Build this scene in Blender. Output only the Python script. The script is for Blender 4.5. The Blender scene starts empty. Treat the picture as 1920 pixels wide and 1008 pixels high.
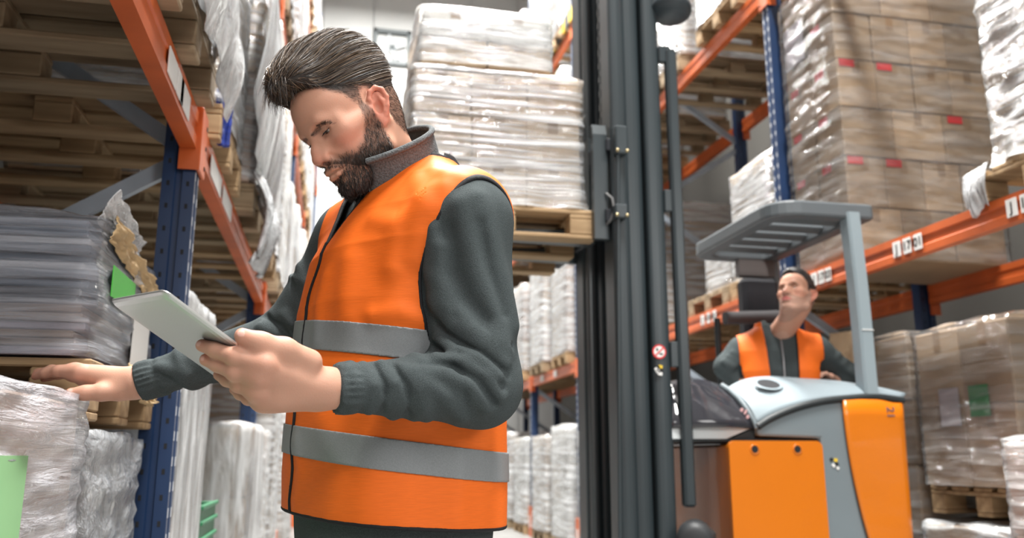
import bpy, bmesh, math, random
import numpy as np
from mathutils import Vector, Matrix
scn = bpy.context.scene
COL = scn.collection
# ---------------------------------------------------------------- camera
CAM_H, FPX = 1.08, 1600.0
TH = math.atan(351/1600); PS = math.atan(345*math.cos(TH)/FPX)
_F = np.array([math.sin(PS)*math.cos(TH), math.cos(PS)*math.cos(TH), math.sin(TH)])
_R = np.array([math.cos(PS), -math.sin(PS), 0.0]); _V = np.cross(_R, _F); _C = np.array([0, 0, CAM_H])
cd = bpy.data.cameras.new('camera'); cam = bpy.data.objects.new('camera', cd); COL.objects.link(cam)
cam.location = (0, 0, CAM_H)
cam.rotation_euler = (math.pi/2+TH, 0, -PS)
cd.sensor_width = 36; cd.lens = 36*FPX/1920; cd.clip_start = .05; cd.clip_end = 200
cd.dof.use_dof = True; cd.dof.focus_distance = 1.50; cd.dof.aperture_fstop = 3.6
scn.camera = cam
def U(x, y, d):
    """world point seen at photo pixel x, y at depth d along the lens axis"""
    return _C + d*(_F + _R*(x-960)/FPX - _V*(y-504)/FPX)
def onray(x, y, axis, val):
    r = _F + _R*(x-960)/FPX - _V*(y-504)/FPX
    return _C + r*((val-_C[axis])/r[axis])
# ---------------------------------------------------------------- light and exposure
w = bpy.data.worlds.new('world'); scn.world = w; w.use_nodes = True
bg = w.node_tree.nodes['Background']; bg.inputs[0].default_value = (1, .975, .94, 1); bg.inputs[1].default_value = .46
def area(name, loc, size, sizey, power, rot=(0, 0, 0), color=(1, 1, 1)):
    l = bpy.data.lights.new(name, 'AREA'); l.shape = 'RECTANGLE'; l.size = size; l.size_y = sizey; l.energy = power; l.color = color
    o = bpy.data.objects.new(name, l); COL.objects.link(o); o.location = loc; o.rotation_euler = rot
    return o
for i, y in enumerate((-1.0, 4.0, 9.0, 14.2)):
    area('ceiling_strip_light', (1.15, y, 11.6), .9, 3.6, 2500, color=(1, .985, .95))
def aim(o, target):
    o.rotation_euler = (Vector(target)-Vector(o.location)).to_track_quat('-Z', 'Y').to_euler()
k = area('studio_softbox_key', (-.1, -.9, 3.0), 1.2, 1.2, 47, color=(1, .98, .95)); aim(k, (.1, 1.7, 1.4))
k = area('studio_softbox_side', (2.7, -.6, 2.7), 1.4, 1.4, 68, color=(1, .98, .95)); aim(k, (.3, 1.7, 1.4))
scn.view_settings.view_transform = 'Standard'; scn.view_settings.look = 'None'
scn.view_settings.gamma = 1; scn.view_settings.use_curve_mapping = False
scn.view_settings.exposure = -0.35
scn.cycles.use_denoising = True
scn.cycles.max_bounces = 8; scn.cycles.transparent_max_bounces = 16; scn.cycles.diffuse_bounces = 3; scn.cycles.glossy_bounces = 3
scn.cycles.sample_clamp_indirect = 6
scn.cycles.caustics_reflective = False; scn.cycles.caustics_refractive = False
# ---------------------------------------------------------------- object helpers
def tag(o, label=None, cat=None, group=None, kind=None):
    for k_, v in (('label', label), ('category', cat), ('group', group), ('kind', kind)):
        if v: o[k_] = v
    return o
def link(name, me, parent=None, mats=()):
    o = bpy.data.objects.new(name, me); COL.objects.link(o)
    for m in (mats if isinstance(mats, (list, tuple)) else [mats]):
        if m and me and m.name not in [x.name for x in me.materials if x]: me.materials.append(m)
    if parent: o.parent = parent
    return o
def thing(name, label, cat, loc=(0, 0, 0), rz=0, group=None):
    o = bpy.data.objects.new(name, None); COL.objects.link(o); o.location = loc; o.rotation_euler = (0, 0, rz)
    o.empty_display_size = .1
    return tag(o, label, cat, group)
def copy_tree(o, parent=None):
    c = o.copy(); COL.objects.link(c)
    if parent: c.parent = parent
    for ch in list(o.children): copy_tree(ch, c)
    return c
class MB:
    """collects boxes, bars, tubes and prisms, then links them as one mesh object"""
    def __init__(s): s.v = []; s.f = []; s.m = []; s.sm = []
    def add(s, vs, fs, mi=0, smooth=False):
        b = len(s.v); s.v += [tuple(map(float, p)) for p in vs]; s.f += [tuple(i+b for i in f) for f in fs]
        s.m += [mi]*len(fs); s.sm += [smooth]*len(fs); return s
    def box(s, c, d, R=None, mi=0, bev=0.0):
        hx, hy, hz = d[0]/2, d[1]/2, d[2]/2; b = min(bev, hx*.49, hy*.49, hz*.49)
        if b <= 0:
            vs = [(x*hx, y*hy, z*hz) for z in (-1, 1) for y in (-1, 1) for x in (-1, 1)]
            fs = [(0, 2, 3, 1), (4, 5, 7, 6), (0, 1, 5, 4), (2, 6, 7, 3), (0, 4, 6, 2), (1, 3, 7, 5)]
        else:
            vs = []; idx = {}
            for sx in (-1, 1):
                for sy in (-1, 1):
                    for sz in (-1, 1):
                        for a in range(3):
                            p = [sx*(hx-b), sy*(hy-b), sz*(hz-b)]; p[a] = (sx, sy, sz)[a]*(hx, hy, hz)[a]
                            idx[sx, sy, sz, a] = len(vs); vs.append(tuple(p))
            fs = []
            for a in range(3):
                o1, o2 = (a+1) % 3, (a+2) % 3
                for sg in (-1, 1):
                    q = []
                    for s1, s2 in ((-1, -1), (1, -1), (1, 1), (-1, 1)):
                        k_ = [0, 0, 0]; k_[a] = sg; k_[o1] = s1; k_[o2] = s2; q.append(idx[k_[0], k_[1], k_[2], a])
                    fs.append(tuple(q) if sg > 0 else tuple(q[::-1]))
            for a in range(3):
                o1, o2 = (a+1) % 3, (a+2) % 3
                for s1 in (-1, 1):
                    for s2 in (-1, 1):
                        q = []
                        for sa, ax in ((-1, o1), (1, o1), (1, o2), (-1, o2)):
                            k_ = [0, 0, 0]; k_[a] = sa; k_[o1] = s1; k_[o2] = s2; q.append(idx[k_[0], k_[1], k_[2], ax])
                        fs.append(tuple(q) if s1*s2 > 0 else tuple(q[::-1]))
            for sx in (-1, 1):
                for sy in (-1, 1):
                    for sz in (-1, 1):
                        q = [idx[sx, sy, sz, a] for a in range(3)]
                        fs.append(tuple(q) if sx*sy*sz > 0 else tuple(q[::-1]))
        if R is not None: vs = [tuple(R @ Vector(p)) for p in vs]
        return s.add([(p[0]+c[0], p[1]+c[1], p[2]+c[2]) for p in vs], fs, mi)
    def bar(s, p, q, w_, h_, mi=0, up=(0, 0, 1), bev=0.0):
        p, q = Vector(p), Vector(q); d = q-p; L = d.length; d = d/L; u = Vector(up)
        if abs(d.dot(u)) > .98: u = Vector((0, 1, 0))
        x = d.cross(u).normalized(); z = x.cross(d)
        return s.box((p+q)/2, (w_, L, h_), Matrix((x, d, z)).transposed(), mi, bev)
    def tube(s, pts, r, n=10, mi=0, caps=True):
        pts = [Vector(p) for p in pts]; rs = r if isinstance(r, (list, tuple)) else [r]*len(pts)
        vs = []; fs = []; nrm = None
        for i, p in enumerate(pts):
            t = (pts[min(i+1, len(pts)-1)]-pts[max(i-1, 0)]).normalized()
            if nrm is None:
                nrm = t.orthogonal().normalized()
            else:
                nrm = (nrm-t*nrm.dot(t)).normalized()
            b = t.cross(nrm)
            for k_ in range(n):
                a = 2*math.pi*k_/n; vs.append(p+(nrm*math.cos(a)+b*math.sin(a))*rs[i])
        for i in range(len(pts)-1):
            for k_ in range(n):
                a, b = i*n+k_, i*n+(k_+1) % n; fs.append((a, b, b+n, a+n))
        s.add(vs, fs, mi, True)
        if caps: s.add(vs[:n], [tuple(range(n))[::-1]], mi); s.add(vs[-n:], [tuple(range(n))], mi)
        return s
    def prism(s, poly, ax, lo, hi, mi=0):
        """poly in the two other axes (cyclic order), extruded along axis ax"""
        n = len(poly); vs = []
        for t in (lo, hi):
            for a, b in poly:
                p = [0, 0, 0]; p[ax] = t; p[(ax+1) % 3] = a; p[(ax+2) % 3] = b; vs.append(tuple(p))
        ar = sum(poly[i][0]*poly[(i+1) % n][1]-poly[(i+1) % n][0]*poly[i][1] for i in range(n))
        fs = [tuple(range(n))[::-1], tuple(range(n, 2*n))]+[(i, (i+1) % n, (i+1) % n+n, i+n) for i in range(n)]
        if ar < 0: fs = [f[::-1] for f in fs]
        return s.add(vs, fs, mi)
    def lathe(s, prof, c=(0, 0, 0), n=24, axis=(0, 0, 1), mi=0):
        R = Vector((0, 0, 1)).rotation_difference(Vector(axis)).to_matrix(); vs = []; fs = []
        for r, z in prof:
            for k_ in range(n):
                a = 2*math.pi*k_/n; vs.append(R @ Vector((r*math.cos(a), r*math.sin(a), z))+Vector(c))
        for i in range(len(prof)-1):
            for k_ in range(n):
                a, b = i*n+k_, i*n+(k_+1) % n; fs.append((a, b, b+n, a+n))
        return s.add(vs, fs, mi, True)
    def mesh(s, name):
        me = bpy.data.meshes.new(name); me.from_pydata(s.v, [], s.f)
        me.polygons.foreach_set('material_index', s.m); me.polygons.foreach_set('use_smooth', s.sm); me.update(); return me
    def build(s, name, mats, parent=None): return link(name, s.mesh(name), parent, mats)
def grid_mesh(name, P, mats, parent=None, closed=False, smooth=True):
    """P: (n, m, 3) array of points -> quad sheet"""
    n, m_ = P.shape[:2]; fs = []
    for i in range(n-1):
        for j in range(m_ if closed else m_-1):
            a, b = i*m_+j, i*m_+(j+1) % m_; fs.append((a, b, b+m_, a+m_))
    me = bpy.data.meshes.new(name); me.from_pydata(P.reshape(-1, 3).tolist(), [], fs)
    me.polygons.foreach_set('use_smooth', [smooth]*len(fs)); me.update()
    return link(name, me, parent, mats)
def boxmesh(name, c, d, mats, parent=None, bev=0.0, R=None): return MB().box(c, d, R, 0, bev).build(name, mats, parent)
# ---------------------------------------------------------------- materials
MATS = {}
def sock(node, *names):
    for n in names:
        if n in node.inputs: return node.inputs[n]
def mat(name, col, rough=.6, metal=0.0, noise=0.0, nscale=(8, 8, 8), col2=None, bump=0.0, bscale=None, spec=.5, bdist=.01, detail=4.0, distort=0.0, lo=.35, hi=.65, coat=0.0):
    if name in MATS: return MATS[name]
    m = bpy.data.materials.new(name); m.use_nodes = True; nt = m.node_tree; b = nt.nodes['Principled BSDF']; N = nt.nodes.new; L = nt.links.new
    b.inputs['Base Color'].default_value = (*col, 1); b.inputs['Roughness'].default_value = rough; b.inputs['Metallic'].default_value = metal
    b.inputs['Specular IOR Level'].default_value = spec
    if coat: b.inputs['Coat Weight'].default_value = coat
    if noise or bump or col2:
        tc = N('ShaderNodeTexCoord'); mp = N('ShaderNodeMapping'); mp.inputs['Scale'].default_value = nscale; L(tc.outputs['Object'], mp.inputs[0])
        nz = N('ShaderNodeTexNoise'); nz.inputs['Scale'].default_value = 1; nz.inputs['Detail'].default_value = detail; nz.inputs['Distortion'].default_value = distort; L(mp.outputs[0], nz.inputs['Vector'])
        if noise or col2:
            c2 = col2 or tuple(max(0, c*(1-noise)) for c in col)
            cr = N('ShaderNodeValToRGB'); cr.color_ramp.elements[0].position = lo; cr.color_ramp.elements[1].position = hi
            cr.color_ramp.elements[0].color = (*c2, 1); cr.color_ramp.elements[1].color = (*col, 1)
            L(nz.outputs[0], cr.inputs[0]); L(cr.outputs[0], b.inputs['Base Color'])
        if bump:
            src = nz
            if bscale:
                mp2 = N('ShaderNodeMapping'); mp2.inputs['Scale'].default_value = bscale; L(tc.outputs['Object'], mp2.inputs[0])
                src = N('ShaderNodeTexNoise'); src.inputs['Scale'].default_value = 1; src.inputs['Detail'].default_value = 3; L(mp2.outputs[0], src.inputs['Vector'])
            bp = N('ShaderNodeBump'); bp.inputs['Strength'].default_value = bump; bp.inputs['Distance'].default_value = bdist
            L(src.outputs[0], bp.inputs['Height']); L(bp.outputs[0], b.inputs['Normal'])
    MATS[name] = m; return m
def film_mat(name, amin, amax, scale=(3, 3, 30), col=(.9, .92, .94), rough=.14, bump=1.0, bdist=.03, ior=1.35):
    """clear stretch film: mostly see-through, milky where it bunches, glossy all over"""
    if name in MATS: return MATS[name]
    m = bpy.data.materials.new(name); m.use_nodes = True; nt = m.node_tree; b = nt.nodes['Principled BSDF']; N = nt.nodes.new; L = nt.links.new
    out = nt.nodes['Material Output']; nt.nodes.remove(b); df = N('ShaderNodeBsdfDiffuse'); df.inputs[0].default_value = (*col, 1); gl = N('ShaderNodeBsdfGlossy'); gl.inputs[0].default_value = (1, 1, 1, 1); gl.inputs['Roughness'].default_value = rough; tr_ = N('ShaderNodeBsdfTransparent'); fr = N('ShaderNodeFresnel'); fr.inputs[0].default_value = ior; m1 = N('ShaderNodeMixShader'); m2 = N('ShaderNodeMixShader')
    L(tr_.outputs[0], m1.inputs[1]); L(df.outputs[0], m1.inputs[2]); L(fr.outputs[0], m2.inputs[0]); L(m1.outputs[0], m2.inputs[1]); L(gl.outputs[0], m2.inputs[2]); L(m2.outputs[0], out.inputs[0])
    tc = N('ShaderNodeTexCoord'); mp = N('ShaderNodeMapping'); mp.inputs['Scale'].default_value = scale; L(tc.outputs['Object'], mp.inputs[0])
    mp.inputs['Rotation'].default_value = (.06, .05, 0)
    nz = N('ShaderNodeTexNoise'); nz.inputs['Scale'].default_value = 1; nz.inputs['Detail'].default_value = 6; nz.inputs['Roughness'].default_value = .6; nz.inputs['Distortion'].default_value = .5; L(mp.outputs[0], nz.inputs['Vector'])
    mr = N('ShaderNodeMapRange'); mr.inputs['From Min'].default_value = .38; mr.inputs['From Max'].default_value = .68; mr.inputs['To Min'].default_value = amin; mr.inputs['To Max'].default_value = amax
    L(nz.outputs[0], mr.inputs[0]); L(mr.outputs[0], m1.inputs[0])
    bp = N('ShaderNodeBump'); bp.inputs['Strength'].default_value = bump; bp.inputs['Distance'].default_value = bdist; L(nz.outputs[0], bp.inputs['Height'])
    for nd_ in (df, gl, fr): L(bp.outputs[0], nd_.inputs['Normal'])
    MATS[name] = m; return m
# ---------------------------------------------------------------- implicit modelling: smooth unions meshed with surface nets
def smin(a, b, k):
    if k <= 0: return np.minimum(a, b)
    h_ = np.maximum(k-np.abs(a-b), 0)/k
    return np.minimum(a, b)-h_*h_*k*.25
def smax(a, b, k): return -smin(-a, -b, k)
def _len(v): return np.sqrt((v*v).sum(-1))
class Sdf:
    def __init__(s): s.ops = []
    def op(s, kind, fn, c, rad, k): s.ops.append((kind, fn, np.asarray(c, np.float32), rad, k)); return s
    def rc(s, a, b, ra, rb, k=.01, kind='add'):
        a = np.asarray(a, np.float32); b = np.asarray(b, np.float32); ab = b-a; L2 = float(ab@ab)+1e-12
        def fn(p):
            t = np.clip(((p-a)@ab)/L2, 0, 1); return _len(p-a-t[..., None]*ab)-(ra+(rb-ra)*t)
        return s.op(kind, fn, (a+b)/2, math.sqrt(L2)/2+max(ra, rb), k)
    def chain(s, pts, rs, k=.01, kind='add'):
        rs = rs if isinstance(rs, (list, tuple)) else [rs]*len(pts)
        for i in range(len(pts)-1): s.rc(pts[i], pts[i+1], rs[i], rs[i+1], k, kind)
        return s
    def ell(s, c, r, M=None, k=.01, kind='add'):
        c = np.asarray(c, np.float32); r = np.asarray(r, np.float32); M = np.eye(3, dtype=np.float32) if M is None else np.asarray(M, np.float32)
        def fn(p):
            q = (p-c)@M; k0 = _len(q/r); k1 = _len(q/(r*r))+1e-9; return k0*(k0-1)/k1
        return s.op(kind, fn, c, float(max(r)), k)
    def ridge(s, pts, w_, h_):
        """soft fold: raises the surface by h_ along a polyline"""
        pts = [np.asarray(p, np.float32) for p in pts]
        def fn(p):
            d = None
            for a, b in zip(pts[:-1], pts[1:]):
                ab = b-a; t = np.clip(((p-a)@ab)/(float(ab@ab)+1e-12), 0, 1); e = _len(p-a-t[..., None]*ab); d = e if d is None else np.minimum(d, e)
            return h_*np.exp(-(d/w_)**2)
        c = sum(pts)/len(pts); return s.op('disp', fn, c, max(float(np.linalg.norm(p-c)) for p in pts)+2.5*w_, 0)
    def func(s, kind, fn, k=0): return s.op(kind, fn, (0, 0, 0), 1e9, k)
    def ev(s, P, bc, br):
        """P (blocks, pts, 3); bc block centres, br block radius"""
        d = np.full(P.shape[:2], .5, np.float32)
        for kind, fn, c, rad, k in s.ops:
            if rad < 1e8:
                m = np.linalg.norm(bc-c, axis=1) < rad+br+k+(.03 if kind == 'add' else .004)
                if not m.any(): continue
                if m.all(): m = slice(None)
            else: m = slice(None)
            if kind == 'map':
                d = fn(d); continue
            x = fn(P[m])
            if kind == 'add': d[m] = smin(d[m], x, k)
            elif kind == 'sub': d[m] = smax(d[m], -x, k)
            elif kind == 'and': d[m] = smax(d[m], x, k)
            elif kind == 'disp': d[m] = d[m]-x
        return d
def surf_nets(sdf, lo, hi, h_, B=10):
    lo = np.asarray(lo, float); hi = np.asarray(hi, float); nb = np.ceil((hi-lo)/(h_*B)).astype(int)
    I = np.stack(np.meshgrid(*[np.arange(n) for n in nb], indexing='ij'), -1).reshape(-1, 3)
    bc = (lo+(I+.5)*h_*B).astype(np.float32); br = h_*B*.87
    keep = []
    for i in range(0, len(I), 20000):
        d = sdf.ev(bc[i:i+20000, None, :], bc[i:i+20000], br)[:, 0]; keep.append(np.abs(d) < br*1.5+.006)
    keep = np.concatenate(keep); I = I[keep]; bc = bc[keep]
    g = np.stack(np.meshgrid(*[np.arange(B+1)]*3, indexing='ij'), -1).reshape(-1, 3)
    NX = nb*B+2; key = lambda c: (c[..., 0].astype(np.int64)*NX[1]+c[..., 1])*NX[2]+c[..., 2]
    vk, vp, E = [], [], []
    corners = np.array([(x, y, z) for x in (0, 1) for y in (0, 1) for z in (0, 1)])
    edges = [(a, b) for a in range(8) for b in range(8) if a < b and np.abs(corners[a]-corners[b]).sum() == 1]
    CH = 160
    for i in range(0, len(I), CH):
        Ib = I[i:i+CH]; L = Ib[:, None, :]*B+g[None]; P = (lo+L*h_).astype(np.float32)
        D = sdf.ev(P, bc[i:i+CH], br).reshape(-1, B+1, B+1, B+1)
        S = D < 0
        cs = np.stack([D[:, x:B+x, y:B+y, z:B+z] for x, y, z in corners], -1); sg = cs < 0; n = sg.sum(-1)
        act = np.argwhere((n > 0) & (n < 8))
        if len(act):
            v = cs[act[:, 0], act[:, 1], act[:, 2], act[:, 3]]; acc = np.zeros((len(act), 3)); cnt = np.zeros(len(act))
            for a, b in edges:
                cr = (v[:, a] < 0) != (v[:, b] < 0); t = np.where(cr, v[:, a]/np.where(cr, v[:, a]-v[:, b], 1), 0)
                acc += np.where(cr[:, None], corners[a]+t[:, None]*(corners[b]-corners[a]), 0); cnt += cr
            cell = Ib[act[:, 0]]*B+act[:, 1:]; vk.append(key(cell)); vp.append(lo+(cell+acc/cnt[:, None])*h_)
        for ax in range(3):
            sl = [slice(0, B)]*3; s2 = list(sl); s2[ax] = slice(1, B+1)
            a, b = S[(slice(None), *sl)], S[(slice(None), *s2)]
            e = np.argwhere(a != b)
            if len(e): E.append((ax, Ib[e[:, 0]]*B+e[:, 1:], a[e[:, 0], e[:, 1], e[:, 2], e[:, 3]]))
    vk = np.concatenate(vk); vp = np.concatenate(vp); od = np.argsort(vk); vk = vk[od]; vp = vp[od]; F = []
    for ax, c, ins in E:
        o1 = np.zeros(3, int); o2 = np.zeros(3, int); o1[(ax+1) % 3] = 1; o2[(ax+2) % 3] = 1
        q = np.stack([key(c), key(c-o1), key(c-o1-o2), key(c-o2)], 1); ok = (c[:, (ax+1) % 3] > 0) & (c[:, (ax+2) % 3] > 0)
        ix = np.searchsorted(vk, q); ix = np.minimum(ix, len(vk)-1); ok &= (vk[ix] == q).all(1)
        ix = ix[ok]; ii = ins[ok]; ix = np.where(ii[:, None], ix, ix[:, ::-1]); F.append(ix)
    return vp, np.concatenate(F)
def sdf_obj(name, sdf, lo, hi, h_, mats, parent=None, colfn=None, B=10, smooth_it=0):
    v, f = surf_nets(sdf, lo, hi, h_, B)
    me = np_mesh(name, v, f)
    if colfn is not None: set_col(me, colfn(v))
    o = link(name, me, parent, mats); return o, v, f
def np_mesh(name, v, f):
    me = bpy.data.meshes.new(name); n = f.shape[1]
    me.vertices.add(len(v)); me.vertices.foreach_set('co', np.asarray(v, np.float32).ravel())
    me.loops.add(f.size); me.loops.foreach_set('vertex_index', f.astype(np.int32).ravel())
    me.polygons.add(len(f)); me.polygons.foreach_set('loop_start', np.arange(0, f.size, n, dtype=np.int32))
    me.polygons.foreach_set('use_smooth', np.ones(len(f), bool)); me.update(calc_edges=True); me.validate(); return me
def set_col(me, c):
    a = me.color_attributes.new('Col', 'FLOAT_COLOR', 'POINT'); c4 = np.ones((len(c), 4), np.float32); c4[:, :3] = c; a.data.foreach_set('color', c4.ravel())
def sdf_grad(sdf, p, e=.0008):
    p = p.astype(np.float32)
    f = lambda q: sdf.ev(q[:, None, :], q, .004)[:, 0]
    g = np.stack([f(p+np.eye(3, dtype=np.float32)[i]*e)-f(p-np.eye(3, dtype=np.float32)[i]*e) for i in range(3)], 1)
    return f(p), g/(np.linalg.norm(g, axis=1, keepdims=True)+1e-9)
def wob(p, sc, seed, n=5):
    """cheap smooth noise from sine waves, about -1..1"""
    r = np.random.RandomState(seed); o = 0
    for i in range(n):
        k_ = r.normal(size=3)*np.asarray(sc); o = o+np.sin(p@k_.astype(np.float32)+r.uniform(0, 6.3))
    return o/n*1.4
def ribbons(paths, wid, rng):
    """paths (n, m, 3) -> thin tapering double-sided strips"""
    n, m_, _ = paths.shape; t = np.gradient(paths, axis=1); r = rng.normal(size=(n, 1, 3)); s = np.cross(t, r); s /= np.linalg.norm(s, axis=2, keepdims=True)+1e-9
    tp = np.linspace(1, .25, m_)[None, :, None]*wid/2
    v = np.stack([paths-s*tp, paths+s*tp], 2).reshape(-1, 3); b = (np.arange(n)*m_*2)[:, None]+np.arange(m_-1)[None]*2
    f = np.stack([b, b+1, b+3, b+2], -1).reshape(-1, 4); return v, f
# ================================================================ the warehouse
XL, XR = -.46, 2.80
ZB = (2.172, 4.275, 6.45)          # tops of the load beams
CONC = mat('polished_concrete', (.27, .27, .262), .38, noise=.22, nscale=(1.4, 1.4, 1.4), bump=.04)
boxmesh('floor', (1.2, 8, -.05), (14, 24, .1), CONC); tag(bpy.data.objects['floor'], kind='structure')
WALLP = mat('pale_wall_panel', (.60, .605, .595), .6, noise=.05, nscale=(1, 1, .3))
wall = boxmesh('wall_back', (1.2, 19.2, 6), (14, .3, 12.6), WALLP); tag(wall, kind='structure')
for i in range(11):
    boxmesh('panel', (-4.7+i*1.18, 19.02, 6), (1.165, .05, 12.5), WALLP, wall, .012)
for sd, x in (('left', -2.75), ('right', 5.1)):
    wl_ = boxmesh('wall_'+sd, (x, 8, 6), (.2, 24, 12.6), mat('shade_dark_sheet', (.085, .08, .072), .8)); tag(wl_, kind='structure')  # added walls that block world light; dark colour stands in for shade behind racks
ceil = boxmesh('ceiling', (1.2, 10.2, 12.35), (14, 18.4, .1), mat('ceiling_sheet', (.6, .6, .6), .7)); tag(ceil, kind='structure')
BLUE = mat('blue_steel', (.014, .038, .105), .42, noise=.25, nscale=(5, 5, 3), spec=.5)
ORNG = mat('orange_steel', (.62, .125, .028), .42, noise=.22, nscale=(3, 6, 3), spec=.5)
GALV = mat('galvanised_steel', (.40, .46, .53), .45, .2, noise=.2, nscale=(7, 7, 7))
DARK = mat('dark_hole', (.008, .009, .012), .8)
WHITEP = mat('white_plate', (.78, .78, .76), .5)
INK = mat('black_ink', (.012, .012, .012), .6)
PINE = mat('pallet_pine', (.50, .345, .19), .8, col2=(.27, .17, .085), nscale=(3, 22, 22), bump=.35, bdist=.004, lo=.3, hi=.72)
PINE2 = mat('pallet_pine_grey', (.40, .30, .19), .85, col2=(.22, .155, .09), nscale=(3, 22, 22), bump=.35, bdist=.004, lo=.3, hi=.72)
KRAFT = mat('kraft_carton', (.47, .335, .215), .75, noise=.14, nscale=(3, 3, 3), bump=.15, bscale=(60, 60, 60), bdist=.002)
KRAFT2 = mat('kraft_carton_dull', (.37, .27, .18), .8, noise=.16, nscale=(3, 3, 3))
KRAFT3 = mat('kraft_carton_pale', (.58, .44, .30), .75, noise=.12, nscale=(3, 3, 3))
CWHITE = mat('white_carton', (.70, .68, .63), .6, noise=.1, nscale=(3, 3, 3))
CPINK = mat('pinkish_carton', (.55, .42, .35), .7, noise=.2, nscale=(4, 4, 4))
CGREY = mat('grey_bag', (.30, .31, .32), .6, noise=.35, nscale=(6, 6, 6), bump=.4)
TAPE = mat('brown_parcel_tape', (.30, .20, .12), .3)
REDT = mat('red_tape', (.62, .035, .04), .5)
GREENL = mat('green_label', (.13, .46, .17), .55, noise=.12, nscale=(5, 5, 5))
LAVL = mat('pale_label', (.66, .64, .70), .55)
PAPER = mat('brown_kraft_paper', (.60, .42, .22), .75, noise=.3, nscale=(14, 14, 14), bump=.4)
PAPERP = mat('pale_kraft_paper', (.66, .50, .31), .75, noise=.12, nscale=(6, 6, 6))
FILM = film_mat('stretch_film', .10, .60, (2.2, 2.2, 26), ior=1.25)
FILM_M = film_mat('stretch_film_milky', .14, .66, (2.6, 2.6, 22), ior=1.3)
FILM_V = film_mat('stretch_film_draped', .25, .85, (16, 16, 2.2), rough=.16, ior=1.25)
FILM_C = film_mat('stretch_film_clear', .02, .22, (2.4, 2.4, 26), rough=.12, ior=1.14)
def text_part(name, body, size, parent, m_, loc, rot, depth=.0015):
    cu = bpy.data.curves.new(name, 'FONT'); cu.body = body; cu.size = size; cu.align_x = 'CENTER'; cu.align_y = 'CENTER'; cu.extrude = depth; cu.offset = size*.012
    t = bpy.data.objects.new('tmp_text', cu); COL.objects.link(t); bpy.context.view_layer.update()
    me = bpy.data.meshes.new_from_object(t.evaluated_get(bpy.context.evaluated_depsgraph_get())); bpy.data.objects.remove(t)
    me.materials.clear(); o = link(name, me, parent, m_); o.location = loc; o.rotation_euler = rot; return o
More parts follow.
